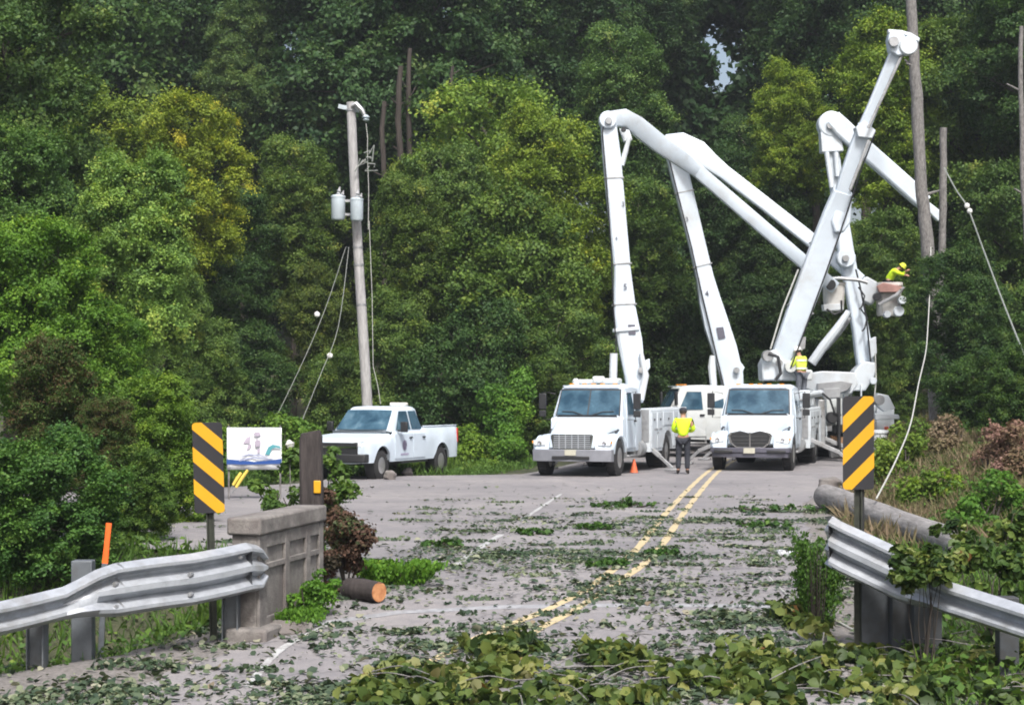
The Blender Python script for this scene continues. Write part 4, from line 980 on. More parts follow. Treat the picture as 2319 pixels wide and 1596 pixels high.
# ================================================================ pickup
def pickup(loc, dx, dy):
    t = empty('pickup_truck', loc, heading(loc, dx, dy), 'white pickup with extended cab and long bed parked on the grass by the utility pole', 'pickup truck')
    mb = MB(); secs = []; Lt = 6.0; N = 60; zbase = .48
    for i in range(N+1):
        x = -Lt*i/N
        def arch(c): d_ = x-c; return .42+math.sqrt(max(0, .50**2-d_**2)) if abs(d_) < .5 else 0
        zo = max(zbase, arch(-1.0), arch(-4.85)); hw = .98-(.10*(1-min(1, -x/.35)) if x > -.35 else 0)-(.03*(1-min(1, (x+Lt)/.15)) if x < -Lt+.15 else 0)
        if x > -1.75: zt = 1.10+.13*min(1, -x/1.75)**.6 if x < -.05 else 1.0; 
        elif x > -3.75: zt = 1.27
        else: zt = 1.36
        flare = .035 if (arch(-1.0) or arch(-4.85)) else 0
        c_ = .10 if x > -1.75 else .03
        secs.append([(x, -.6, zbase-.02), (x, .6, zbase-.02), (x, .62, zo), (x, hw+flare, zo), (x, hw+.02, .95), (x, hw-.01, zt-c_), (x, hw-c_, zt), (x, -hw+c_, zt), (x, -hw+.01, zt-c_), (x, -hw-.02, .95), (x, -hw-flare, zo), (x, -.62, zo)])
    mb.loft(secs); body = mb.build('body', WHITE, t, smooth=32)
    # cab greenhouse
    mb = MB(); cs = []
    for x, hb, ht, z in ((-1.62, .90, .88, 1.28), (-2.30, .93, .74, 1.88), (-2.45, .93, .73, 1.93), (-3.2, .93, .73, 1.95), (-3.55, .93, .72, 1.92), (-3.78, .92, .80, 1.34)):
        cs.append([(x, -hb, 1.24), (x, hb, 1.24), (x, hb-.0, 1.27), (x, ht+.03, z-.07), (x, ht-.06, z), (x, -ht+.06, z), (x, -ht-.03, z-.07), (x, -hb, 1.27)])
    mb.loft(cs); cab = mb.build('cab', WHITE, t, smooth=40, bevel=.015)
    mb = MB(); mb.add([(-1.66, -.80, 1.315), (-1.66, .80, 1.315), (-1.62, 0, 1.31), (-2.21, .70, 1.83), (-2.21, -.70, 1.83), (-2.18, 0, 1.84)], [(0, 2, 5, 4), (2, 1, 3, 5)])
    for i, v in enumerate(mb.v): mb.v[i] = (v[0]+.035, v[1], v[2]+.02)
    mb.build('windscreen', GLASS, t)
    for s_ in (-1, 1):
        def q(x, z, o_=.012): return (x, s_*(.935-(z-1.27)*.28+o_), z)
        mb = MB(); mb.add([(x, s_*(1.003), z) for x, z in ((-1.78, .55), (-2.9, .55), (-2.9, 1.2), (-1.78, 1.2))], [(0, 1, 2, 3)]); dr = mb.build('door', WHITE, t, smooth=0); sm = dr.modifiers.new('s', 'SOLIDIFY'); sm.thickness = .012
        mb = MB(); mb.add([(x, s_*(1.003), z) for x, z in ((-2.94, .55), (-3.72, .55), (-3.72, 1.2), (-2.94, 1.2))], [(0, 1, 2, 3)]); dr2 = mb.build('rear_door', WHITE, t, smooth=0); sm = dr2.modifiers.new('s', 'SOLIDIFY'); sm.thickness = .012
        mb = MB(); mb.add([q(-1.95, 1.32), q(-2.88, 1.32), q(-2.88, 1.82), q(-2.38, 1.82)], [(0, 1, 2, 3)]); mb.build('side_window', GLASS, t)
        mb = MB(); mb.add([q(-2.96, 1.32), q(-3.62, 1.32), q(-3.44, 1.82), q(-2.96, 1.82)], [(0, 1, 2, 3)]); mb.build('rear_side_window', GLASS, t)
        for x in (-2.75, -3.6): mb = MB(); mb.box((x, s_*1.02, 1.1), (.16, .03, .035)); mb.build('door_handle', BLACK, dr if x > -3 else dr2)
        mb = MB(); mb.box((-1.98, s_*1.18, 1.40), (.12, .20, .28)); mb.box((-1.98, s_*1.04, 1.30), (.08, .14, .05)); mb.build('mirror', BLACK, t, bevel=.03)
        for x in (-1.0, -4.85):
            wheel(t, (x, s_*.84, .40), .40, .27, s_, ALU)
            mb = MB(); mb.lathe([(.0, -.2), (.49, -.2), (.49, .07)], (x, s_*.88, .43), (0, s_, 0), 28, caps=False); mb.build('wheel_well', BLACK, t)
        mb = MB(); mb.loft([[(.0+o_, s_*.62, .92), (-.02+o_, s_*.86, .92), (-.16+o_, s_*.925, .94), (-.16+o_, s_*.925, 1.04), (-.03+o_, s_*.86, 1.05), (.0+o_, s_*.62, 1.03)] for o_ in (-.05, .02)]); mb.build('headlight', LAMPG, t)
        mb = MB(); mb.box((-5.98, s_*.93, 1.1), (.05, .12, .4)); mb.build('tail_light', RED, t)
        # round badge and lettering on the door
        mb = MB(); mb.lathe([(.0, 0), (.14, 0)], (-2.35, s_*1.012, .90), (0, s_, 0), 20); mb.box((-2.35, s_*1.012, .66), (.5, .004, .05)); mb.build('door_badge', M('badge', (.36, .33, .46), .5, 0, .3, 30), dr)
    mb = MB(); mb.box((.005, 0, .86), (.05, 1.5, .32)); gr = mb.build('grille', BLACK, t, bevel=.02)
    mb = MB(); mb.box((.035, 0, .90), (.02, 1.45, .05)); mb.build('grille_bar', CHROME, gr)
    mb = MB(); mb.prism([(.10, -.7), (.02, -.97), (-.2, -1.0), (-.2, 1.0), (.02, .97), (.10, .7)], 'z', .50, .72); mb.build('front_bumper', BLACK, t, bevel=.03)
    mb = MB(); mb.box((-4.85, 0, 1.34), (1.98, 1.66, .07)); mb.build('bed_dark_cover', BLACK, t)  # black slab closing the solid bed, stands for its shaded inside
    mb = MB(); mb.box((-4.85, .93, 1.385), (2.2, .09, .03)); mb.box((-4.85, -.93, 1.385), (2.2, .09, .03)); mb.build('bed_rail', WHITE, t, bevel=.01)
    mb = MB(); mb.box((-3.0, 0, .45), (3.6, 1.3, .14)); mb.box((-3.0, .95, .44), (1.7, .12, .05)); mb.box((-3.0, -.95, .44), (1.7, .12, .05)); mb.build('chassis', BLACK, t)
    mb = MB(); mb.box((-6.05, 0, .62), (.14, 1.8, .16)); mb.build('rear_bumper', CHROME, t, bevel=.02)
    mb = MB(); mb.box((-3.3, .35, 2.0), (.22, .5, .09)); mb.build('roof_beacon', M('beacon_clear', (.7, .68, .62), .2), t, bevel=.03)
    return t
PK = pickup((-4.45, 44.9, -.03), -.41, -.912); PK.scale = (.87, .92, .95)
mb = MB(); c = Vector((-3.0, 48.3, 1.55)); 
for k in range(5): 
    a = k*1.3; mb.lathe([(0, -.26), (.15, -.2), (.17, .14), (0, .26)], c+Vector((.14*math.cos(a)+.1*k-.2, .2*math.sin(a), .05*math.sin(2*a))), (math.cos(a), .3, math.sin(a)), 10)
tag(mb.build('gear_heap', CREAM, None), 'pale heap of rolled gear in the front of the pickup bed', 'gear')

# ================================================================ poles, cables
Yp = 53.0
t = empty('utility_pole', (W(833, 1000, Yp).x, Yp, 0), label='leaning grey wooden utility pole with two transformers behind the white pickup', cat='utility pole')
pp = [W(x, y, Yp) for x, y in ((836, 1060), (832, 920), (822, 750), (812, 590), (804, 440), (798, 320), (795, 232))]
mb = MB(); mb.tube(pp, [r_*Yp/F_D for r_ in (12.5, 12, 11.5, 11, 10.5, 10.5, 10.5)], 16); mb.build('shaft', POLEW, t, world=True)
def can(x, y, r, h, Yc, lab=None):
    p = W(x, y, Yc); rr_ = r*Yc/F_D; hh = h*Yc/F_D; mb = MB()
    mb.lathe([(0, -hh/2), (rr_*.85, -hh/2), (rr_, -hh/2+.05), (rr_, hh/2-.08), (rr_*1.05, hh/2-.08), (rr_*1.05, hh/2-.04), (rr_*.8, hh/2), (0, hh/2+.03)], p, (0, 0, 1), 20)
    o = mb.build('transformer', TRANSF, t, world=True)
    mb = MB(); mb.lathe([(.05, 0), (.07, .05), (.04, .08), (.07, .12), (.04, .16), (.02, .25)], p+Vector((0, 0, hh/2)), (.2, 0, 1), 10); mb.lathe([(.04, 0), (.06, .05), (.03, .08), (.02, .15)], p+Vector((rr_*.6, -.1, hh/2-.02)), (.3, 0, 1), 10); mb.build('bushing', GREYP, o, world=True)
can(766, 470, 16, 56, Yp-.1); can(808, 474, 14.5, 52, Yp-.45)
mb = MB(); 
for y in (455, 486): mb.box(W(786, y, Yp-.1), (.42, .08, .07))
mb.build('bracket', STEEL, t, world=True)
mb = MB(); mb.tube([W(797, 240, Yp-.2), W(806, 236, Yp-.2), W(820, 250, Yp-.25), W(828, 268, Yp-.25)], [.06, .09, .07, .05], 8); mb.build('insulator_arm', STEEL, t, world=True)
mb = MB(); mb.lathe([(.05, 0), (.11, .04), (.05, .08), (.12, .12), (.05, .18), (.0, .2)], W(829, 275, Yp-.25), (0, 0, 1), 10); mb.box(W(790, 246, Yp), (.62, .12, .12), (0, .2, 0)); mb.build('insulator', TRANSF, t, world=True)
mb = MB()
for (a_, b_) in (((829, 280), (832, 345)), ((832, 345), (834, 520)), ((836, 500), (845, 830)), ((845, 830), (862, 915)), ((805, 380), (828, 360))):
    mb.tube([W(*a_, Yp-.3), W((a_[0]+b_[0])/2+2, (a_[1]+b_[1])/2, Yp-.3), W(*b_, Yp-.3)], .010, 5)
mb.build('hanging_wires', CABLE, t, world=True)
mb = MB(); rr_ = random.Random(3); p0 = W(826, 362, Yp-.3)
for k in range(9):
    q = p0+Vector((rr_.uniform(-.16, .16), rr_.uniform(-.1, .1), rr_.uniform(-.22, .22))); mb.tube([q, q+Vector((rr_.uniform(-.2, .2), 0, rr_.uniform(-.25, .25))), q+Vector((rr_.uniform(-.25, .25), 0, rr_.uniform(-.3, .1)))], .02, 5)
mb.build('wire_tangle', WIRE, t, world=True)
mb = MB()
for y in (560, 690, 250, 600): mb.lathe([(.155, -.03), (.155, .03)], W(lerp_tab([(232, 795), (440, 804), (590, 812), (750, 822)], y), y, Yp), (0, 0, 1), 16)
mb.build('steel_band', STEEL, t, world=True)
# guy lines going down to the left, each its own thing
def line(name, pts, r, mat, label, cat, group=None, beads=()):
    P = [W(*p) for p in pts]; t_ = empty(name, P[-1], 0, label, cat, group)
    mb = MB(); mb.tube(smooth3(P), r, 5); mb.build('cable', mat, t_, world=True)
    for b_ in beads:
        mb = MB(); mb.lathe([(0, -.09), (.07, -.05), (.085, 0), (.07, .05), (0, .09)], W(*b_), (0, 0, 1), 12); mb.build('insulator', HELM, t_, world=True)
    return t_
def smooth3(P, n=5): return [Vector(p) for p in smoothp([tuple(p) for p in P], n)]
line('guy_wire', [(783, 560, Yp), (740, 690, 51), (690, 810, 50), (625, 945, 49)], .009, WIRE, 'thin guy wire slanting down left of the utility pole, one white bead high on it', 'cable', beads=[(718, 712, 50.8)])
line('guy_wire', [(790, 560, Yp), (766, 740, 51), (725, 850, 50), (685, 950, 49)], .010, WIRE, 'thin guy wire nearest the utility pole on its left, its white bead lower down', 'cable', beads=[(747, 805, 50.6)])
# bare broken trunks on the right
def stem(name, pts, Yt, rs, mat, label, cat, group=None, knots=6, seed=1):
    g0 = W(*pts[0], Yt); t_ = empty(name, (g0.x, Yt, terrain(g0.x, Yt)), 0, label, cat, group)
    P = smooth3([W(x, y, Yt) for x, y in pts], 4); n = len(P); rr_ = random.Random(seed)
    rad = [lerp_tab([(i/(len(rs)-1), r_*Yt/F_D) for i, r_ in enumerate(rs)], k/(n-1))*(1+rr_.uniform(-.06, .06)) for k in range(n)]
    P = [p+Vector((rr_.uniform(-.02, .02), 0, 0)) for p in P]
    mb = MB(); mb.tube(P, rad, 14)
    for k in range(knots):
        i = rr_.randrange(1, n-1); a = rr_.uniform(0, 6.28); d_ = Vector((math.cos(a), math.sin(a)*.5, rr_.uniform(.1, .8))); mb.tube([P[i], P[i]+d_*rr_.uniform(.25, .6)], [rad[i]*.4, .02], 7)
    mb.build('trunk', mat, t_, world=True)
    return t_
stem('bare_trunk', [(2120, 1000), (2112, 700), (2094, 500), (2086, 420), (2078, 250), (2070, 120), (2062, -20), (2056, -160)], 56.0, [16, 15, 14, 14, 13, 12, 11, 10], BARKG, 'tall bare grey trunk rising out of the picture at the derrick boom tip', 'tree trunk', knots=7, seed=4)
stem('bare_trunk', [(2132, 900), (2131, 640), (2135, 470), (2137, 290)], 56.5, [7, 7.5, 8.5, 8], BARKG, 'short slim bare trunk with a flat broken top right of the tall grey trunk', 'tree trunk', knots=4, seed=9)
stem('bare_trunk', [(2345, 900), (2330, 600), (2316, 380), (2312, 60)], 50, [8, 7, 6, 5], BARKG, 'slender pale trunk at the right edge of the picture', 'tree trunk', knots=7, seed=12)
line('hanging_cable', [(2138, 380, 56), (2165, 430, 55), (2192, 472, 54), (2225, 560, 52), (2270, 680, 48), (2330, 830, 44)], .022, WIRE, 'dull sagging cable running from the slim trunk to the right edge, white bead on it', 'cable', beads=[(2190, 466, 53.9), (2196, 478, 53.9)])
line('hanging_rope', [(2108, 560, 55.6), (2106, 650, 53), (2101, 745, 50), (2096, 800, 47), (2080, 870, 42), (2062, 960, 37), (2030, 1040, 33), (1985, 1128, 29)], .016, CABLE, 'thick pale rope hanging down to the grass right of the striped sign', 'rope')
line('fallen_wire', [(x, y, Gy(y)*.993) for x, y in ((1732, 1295), (1790, 1352), (1850, 1372), (1905, 1410), (1960, 1432), (2040, 1428), (2090, 1420))], .010, CABLE, 'thin pale wire curving over the gravel in front of the right guard rail', 'wire')
line('fallen_wire', [(x, y, Gy(y)*.985) for x, y in ((2060, 1420), (2110, 1450), (2190, 1478), (2280, 1470))], .014, BARKG, 'thin brown vine stem lying below the right guard rail', 'stem')
for (ys, x0) in (((688, 700), 1500), ((702, 712), 1510), ((720, 735), 1500)):
    a, b = ys; line('overhead_wire', [(x0, a, 70), (1600, (a+b)/2+3, 70), (1790, b, 70)], .012, WIRE, {688: 'highest faint wire crossing the dark wood behind the booms', 702: 'middle faint wire crossing the dark wood behind the booms', 720: 'lowest faint wire crossing the dark wood behind the booms'}[a], 'wire', 'wires behind the booms')

# ================================================================ banner, yellow guards, bin, cone
Yb = 37.0
c0 = W(514, 969, Yb); c1 = W(638, 968, Yb); c2 = W(637, 1063, Yb)
wb, hb = c1.x-c0.x, c1.z-c2.z
t = empty('banner', ((c0.x+c1.x)/2, Yb, 0), label='white banner with blue stripe and faded logo between the striped sign and the timber post', cat='banner')
BW = M('banner_white', (.72, .75, .78), .5, 0, .05, 6)
O = Vector((c0.x, Yb, c2.z)); U = lambda u, v, o_=0: O+Vector((u*wb, -o_, v*hb))
mb = MB(); nx, nz = 16, 6; vs = [U(i/nx, j/nz, .02*math.sin(i*1.1+j*.5)) for j in range(nz+1) for i in range(nx+1)]
mb.add(vs, [(j*(nx+1)+i, j*(nx+1)+i+1, (j+1)*(nx+1)+i+1, (j+1)*(nx+1)+i) for j in range(nz) for i in range(nx)]); sh = mb.build('sheet', BW, t, world=True); sm = sh.modifiers.new('s', 'SOLIDIFY'); sm.thickness = .006
def patch(name, polys, mat, o_=.032):
    mb = MB()
    for k, pl in enumerate(polys): mb.loft([[U(u, v, o_+k*.0012) for u, v in pl], [U(u, v, o_+.003+k*.0012) for u, v in pl]])
    return mb.build(name, mat, sh, world=True)
patch('blue_stripe', [[(0, .13), (.35, .12), (1, .14), (1, .26), (.85, .235), (.5, .19), (.3, .22), (0, .25)]], M('banner_blue', (.02, .07, .26), .5))
patch('swoosh', [[(.18, .28), (.4, .38), (.62, .36), (.78, .30), (.6, .33), (.4, .34)], [(.22, .2), (.5, .27), (.8, .24), (.97, .3), (.8, .27), (.5, .305), (.25, .25)]], M('banner_lilac', (.30, .33, .46), .5), .036)
patch('wave', [[(.70, .36), (.76, .54), (.84, .60), (.97, .56), (.99, .5), (.9, .53), (.83, .50), (.80, .42), (.78, .34)]], M('banner_teal', (.07, .26, .30), .5), .036)
patch('logo', [[(.30, .62), (.36, .76), (.44, .80), (.42, .62)], [(.48, .84), (.52, .90), (.6, .90), (.62, .82), (.55, .79)], [(.52, .55), (.60, .55), (.62, .68), (.55, .72), (.51, .66)], [(.36, .45), (.42, .5), (.46, .6), (.40, .6)], [(.56, .40), (.6, .40), (.61, .5), (.56, .5)]], M('banner_grey', (.38, .34, .42), .6), .036)
for x in (.03, .97):
    mb = MB(); mb.cyl(U(x, 1.05, -.03), Vector((U(x, 0).x, Yb+.03, -.1)), .02, n=8); mb.build('stake', BARKG, t, world=True)
line_y = M('yellow_plastic', (.72, .55, .10), .5, 0, .1, 8)
for k, (a_, b_, lab) in enumerate((((528, 1098), (546, 1070), 'short yellow plastic guard leaning below the banner'), ((535, 1103), (561, 1064), 'longer yellow plastic guard leaning below the banner'))):
    p, q = W(*a_, 36.5), W(*b_, 36.5); t = empty('cable_guard', p, 0, lab, 'cable guard', 'yellow guards below the banner')
    mb = MB(); mb.tube([p, p.lerp(q, .5)+Vector((0, 0, .01)), q], [.03, .035, .03], 8); mb.build('sleeve', line_y, t, world=True)
    mb = MB(); mb.cyl(p+(p-q)*.35, p+(p-q)*.0, .012, n=6); mb.build('rod', STEEL, t, world=True)
p = W(414, 1066, 38); q = W(451, 1070, 38)
t = empty('fallen_guard', (p.x, 38, 0), 0, 'pale yellow flattened plastic guard in the grass left of the striped sign', 'cable guard')
mb = MB(); mb.loft([[W(414, 1064, 38), W(440, 1066, 38), W(455, 1060, 38), W(455, 1080, 38), W(436, 1078, 38)], [v+Vector((0, .03, 0)) for v in (W(414, 1064, 38), W(440, 1066, 38), W(455, 1060, 38), W(455, 1080, 38), W(436, 1078, 38))]]); mb.build('sleeve', line_y, t, world=True)
mb = MB(); mb.cyl(W(418, 1066, 38), W(417, 1100, 38), .015, n=6); mb.build('stake', STEEL, t, world=True)
# white bin hanging at the rear of the far truck
p = W(1992, 1005, 54.8); t = empty('white_bin', (p.x, 54.8, terrain(p.x, 54.8)), 0, 'white tub with faint grey writing just right of the right striped sign', 'tub')
mb = MB(); h_ = 62*54.8/F_D; mb.lathe([(.0, -h_/2), (.20, -h_/2), (.235, h_/2-.08), (.27, h_/2-.08), (.27, h_/2), (.0, h_/2+.02)], p, (0, 0, 1), 22); tb = mb.build('tub', M('tub_white', (.66, .70, .72), .45, 0, .05, 5), t, world=True)
mb = MB()
for k in range(4): mb.box(p+Vector((.0, -.235, .12-.08*k)), (.10+.02*(k % 2), .004, .035))
mb.build('writing', GREYP, tb, world=True)
mb = MB(); mb.cyl((p.x, 54.8, -.1), (p.x, 54.8, p.z-h_/2), .05, n=8); mb.build('stand', STEEL, t, world=True)
# cone beside the outrigger
p = G(1431, 1068); t = empty('traffic_cone', (p.x, 48.5, 0), 0, 'small orange traffic cone behind the front wheel of the left truck', 'traffic cone')
mb = MB(); mb.lathe([(.14, .02), (.03, .48), (.0, .49)], (0, 0, 0), (0, 0, 1), 18); mb.build('cone', M('faded_orange', (.62, .13, .05), .6), t); t.scale = (.8, .8, .8)
mb = MB(); mb.box((0, 0, .012), (.34, .34, .024)); mb.build('base', BLACK, t, bevel=.01)
mb = MB(); mb.lathe([(.103, .16), (.075, .27)], (0, 0, 0), (0, 0, 1), 18); mb.build('reflective_band', HELM, t)
# litter
for k, (x, y, lab) in enumerate(((1768, 1258, 'crumpled white litter on the road left of the feathery weed'), (1788, 1262, 'second scrap of white litter, the one closer to the feathery weed'))):
    p = G(x, y); bm = bmesh.new(); bmesh.ops.create_icosphere(bm, subdivisions=2, radius=.065); rr_ = random.Random(k+5)
    for v in bm.verts: v.co *= rr_.uniform(.6, 1.3); v.co.z *= .7
    me = bpy.data.meshes.new('litter'); bm.to_mesh(me); bm.free(); me.materials.append(M('pale_plastic_scrap', (.42, .44, .46), .5)); o = bpy.data.objects.new('litter', me); col.objects.link(o); o.location = p+Vector((0, 0, .04)); tag(o, lab, 'litter', 'white litter')
p = W(656, 1006, 22.4); t = empty('white_blossom', (p.x, p.y, -.03), 0, 'pale round blossom head left of the timber post', 'flower')
o = rock('flower_head', (0, 0, p.z+.03), (.06, .05, .05), M('blossom', (.5, .5, .46), .8), None, seed=8); o.parent = t
mb = MB(); mb.tube([(.03, 0, 0), (.01, 0, p.z*.6), (0, 0, p.z+.03)], .007, 5); mb.build('stem', BARKG, t)
p = G(714, 1104); rock('rock', (p.x, p.y, .1), (.16, .12, .10), M('pale_rock', (.5, .5, .48), .9), 'pale stone on the grass just left of the timber post', 'rock', seed=9)

# ================================================================ people
def skin_obj(name, verts, edges, radii, mat, parent, lvl=2, root=0):
    me = bpy.data.meshes.new(name); me.from_pydata(verts, edges, []); me.materials.append(mat)
    o = bpy.data.objects.new(name, me); col.objects.link(o); o.parent = parent
    sk = o.modifiers.new('skin', 'SKIN'); sk.use_smooth_shade = True
    for i, r_ in enumerate(radii):
        rr_ = r_ if isinstance(r_, tuple) else (r_, r_); me.skin_vertices[0].data[i].radius = rr_
    me.skin_vertices[0].data[root].use_root = True
    s2 = o.modifiers.new('sub', 'SUBSURF'); s2.levels = s2.render_levels = lvl
    return o
def person(loc, rz, H, pose, label, top, legs, hat, vest=False, lower=True):
    """pose: joints in metres for a 1.78 m figure facing local +x, y to the left"""
    t = empty('person', loc, rz, label, 'person', 'utility workers')
    s_ = H/1.78; J = {k: Vector(v)*s_ for k, v in pose.items()}
    names = ['pelvis', 'waist', 'chest', 'neckb', 'neck', 'head', 'crown']
    V = [J[n] for n in names]; E = [(i, i+1) for i in range(6)]
    Rd = [(.15, .12), (.14, .11), (.17, .125), (.09, .08), (.058, .058), (.088, .095), (.065, .07)]
    idx = {n: i for i, n in enumerate(names)}
    def chain(a, seq):
        last = idx[a]
        for n, r_ in seq: V.append(J[n]); Rd.append(r_); idx[n] = len(V)-1; E.append((last, idx[n])); last = idx[n]
    for sd in 'LR':
        chain('chest', [('sh'+sd, .072), ('el'+sd, .047), ('wr'+sd, .032), ('pa'+sd, (.040, .022))])
        sy = 1 if sd == 'L' else -1
        d_ = (J['pa'+sd]-J['wr'+sd]).normalized(); sx = d_.orthogonal().normalized(); 
        if abs(sx.z) > .9: sx = d_.cross(sx)
        for k, (off, ln) in enumerate(((-.027, .065), (-.009, .078), (.009, .074), (.027, .06))):
            b_ = J['pa'+sd]+sx*off*s_; m_ = b_+d_*ln*.55*s_; e_ = m_+(d_*.45+Vector((.3, -.2*sy, -.1)))*ln*.55*s_
            last = idx['pa'+sd]
            for q, r_ in ((b_+d_*.02, .011), (m_, .0095), (e_, .008)): V.append(q); Rd.append(r_); E.append((last, len(V)-1)); last = len(V)-1
        th = J['wr'+sd].lerp(J['pa'+sd], .5); last = idx['pa'+sd]
        for q, r_ in ((th+sx*.05*s_, .012), (th+sx*.065*s_+d_*.045*s_, .009)): V.append(q); Rd.append(r_); E.append((last, len(V)-1)); last = len(V)-1
        chain('pelvis', [('hi'+sd, .095), ('kn'+sd, .062), ('an'+sd, .042), ('to'+sd, (.045, .032))])
    Rd = [tuple(q*s_ for q in (r_ if isinstance(r_, tuple) else (r_, r_))) for r_ in Rd]
    body = skin_obj('body', [tuple(v) for v in V], E, Rd, SKIN, t)
    # shirt
    sv = [J['pelvis']+Vector((0, 0, .02)), J['waist'], J['chest'], J['neckb']-Vector((0, 0, .01))]; se = [(0, 1), (1, 2), (2, 3)]; sr = [(.175, .145), (.172, .140), (.205, .155), (.105, .095)]
    for sd in 'LR':
        b_ = len(sv); sv += [J['sh'+sd], J['el'+sd], J['wr'+sd].lerp(J['el'+sd], .12)]; se += [(2, b_), (b_, b_+1), (b_+1, b_+2)]; sr += [.092, .068, .052]
    skin_obj('shirt', [tuple(v) for v in sv], se, [tuple(q*s_ for q in (r_ if isinstance(r_, tuple) else (r_, r_))) for r_ in sr], top, t)
    tv = [J['pelvis']+Vector((0, 0, .03))]; te = []; tr_ = [(.165, .14)]
    for sd in 'LR':
        b_ = len(tv); tv += [J['hi'+sd], J['kn'+sd], J['an'+sd].lerp(J['kn'+sd], .1)]; te += [(0, b_), (b_, b_+1), (b_+1, b_+2)]; tr_ += [.112, .082, .072]
    skin_obj('trousers', [tuple(v) for v in tv], te, [tuple(q*s_ for q in (r_ if isinstance(r_, tuple) else (r_, r_))) for r_ in tr_], legs, t)
    for sd in 'LR':
        a, b_ = J['an'+sd], J['to'+sd]
        skin_obj('boot', [tuple(a+Vector((0, 0, .06))), tuple(a), tuple(a.lerp(b_, .5)), tuple(b_)], [(0, 1), (1, 2), (2, 3)], [.058, (.058, .052), (.052, .04), (.048, .036)], BOOT, t)
    up = (J['crown']-J['head']).normalized(); hc = J['head']; fw = Vector((1, 0, 0)); fw = (fw-up*fw.dot(up)).normalized(); sdv = up.cross(fw)
    # face: nose, ears, eyes, mouth as small features
    mb = MB(); mb.lathe([(0, -.01), (.018, 0), (.014, .02), (0, .028)], hc+fw*.088*s_-up*.012, fw, 8)
    for q in (-1, 1): mb.lathe([(0, -.012), (.026, -.006), (.022, .01), (0, .012)], hc+sdv*q*.088*s_, sdv*q, 8)
    mb.build('nose_and_ears', SKIN, t)
    mb = MB()
    for q in (-1, 1): mb.lathe([(0, -.005), (.011, 0), (0, .008)], hc+fw*.083*s_+sdv*q*.032+up*.012, fw, 8)
    mb.box(hc+fw*.083*s_-up*.048, (.008, .045, .009)); mb.build('eyes_and_mouth', HAIR, t)
    mb = MB(); mb.lathe([(.094*s_, -.035), (.100*s_, .02), (.088*s_, .07), (.05*s_, .10), (0, .108)], hc-fw*.012, up, 16); mb.build('hair', HAIR, t)
    if hat == 'cap':
        mb = MB(); mb.lathe([(.106*s_, .015), (.108*s_, .05), (.09*s_, .095), (.05*s_, .118), (0, .122)], hc, up, 18)
        mb.loft([[hc+up*.02+fw*.08+sdv*(-.08), hc+up*.02+fw*.17+sdv*(-.05), hc+up*.02+fw*.17+sdv*.05, hc+up*.02+fw*.08+sdv*.08], [hc+up*.03+fw*.08+sdv*(-.08), hc+up*.03+fw*.17+sdv*(-.05), hc+up*.03+fw*.17+sdv*.05, hc+up*.03+fw*.08+sdv*.08]])
        mb.build('cap', NAVY, t)
    else:
        mb = MB(); mb.lathe([(.150*s_, .018), (.150*s_, .026), (.118*s_, .034), (.115*s_, .07), (.095*s_, .12), (.05*s_, .148), (0, .152)], hc, up, 20); mb.build('hard_hat', HELM if hat == 'white' else M('yellow_helmet', (.75, .80, .08), .35), t)
    if vest:
        mb = MB()
        for z, r1, r2 in ((.1, .205, .158), (-.12, .19, .152)):
            c_ = J['chest']+Vector((0, 0, z-.05)) if z > 0 else J['waist']
            mb.loft([[c_+Vector((r2*1.02*math.cos(a), r1*1.0*math.sin(a), q)) for a in [2*math.pi*k/16 for k in range(16)]] for q in (-.025, .025)], caps=False)
        mb.build('reflective_bands', HELM, t)
    return t
base = dict(pelvis=(0, 0, .96), waist=(0, 0, 1.10), chest=(.0, 0, 1.30), neckb=(0, 0, 1.46), neck=(.01, 0, 1.53), head=(.02, 0, 1.645), crown=(.02, 0, 1.71),
    shL=(0, .19, 1.41), elL=(-.02, .27, 1.15), wrL=(.10, .22, .95), paL=(.15, .19, .89), shR=(0, -.19, 1.41), elR=(-.03, -.28, 1.15), wrR=(.10, -.23, .96), paR=(.15, -.20, .90),
    hiL=(0, .10, .90), knL=(.02, .12, .50), anL=(-.02, .13, .09), toL=(.13, .15, .045), hiR=(0, -.10, .90), knR=(.03, -.11, .50), anR=(0, -.11, .09), toR=(.15, -.13, .045))
p1 = dict(base); p1.update(elL=(.05, .27, 1.17), wrL=(.24, .12, 1.10), paL=(.29, .07, 1.10), elR=(.05, -.27, 1.17), wrR=(.24, -.12, 1.12), paR=(.29, -.08, 1.12))
person((W(1547, 1072, 47.8).x, 47.8, 0), math.radians(80), 1.80, p1, 'person in bright yellow sweatshirt and cap standing back turned between the two trucks', HIVIS, NAVY, 'cap')
p2 = dict(base); p2.update(waist=(.02, 0, 1.10), chest=(.06, 0, 1.29), neckb=(.10, 0, 1.44), neck=(.13, 0, 1.50), head=(.17, 0, 1.61), crown=(.19, 0, 1.68), shL=(.08, .19, 1.40), shR=(.08, -.19, 1.40), elL=(.16, .26, 1.17), wrL=(.36, .16, 1.17), paL=(.42, .13, 1.18), elR=(.14, -.26, 1.15), wrR=(.32, -.16, 1.10), paR=(.38, -.13, 1.10))
person((W(1816, 900, 53.2).x, 53.2, 1.80), math.radians(125), 1.74, p2, 'person in yellow vest and white hard hat working on the deck of the derrick truck', HIVIS2, GREYCL, 'white', vest=True)
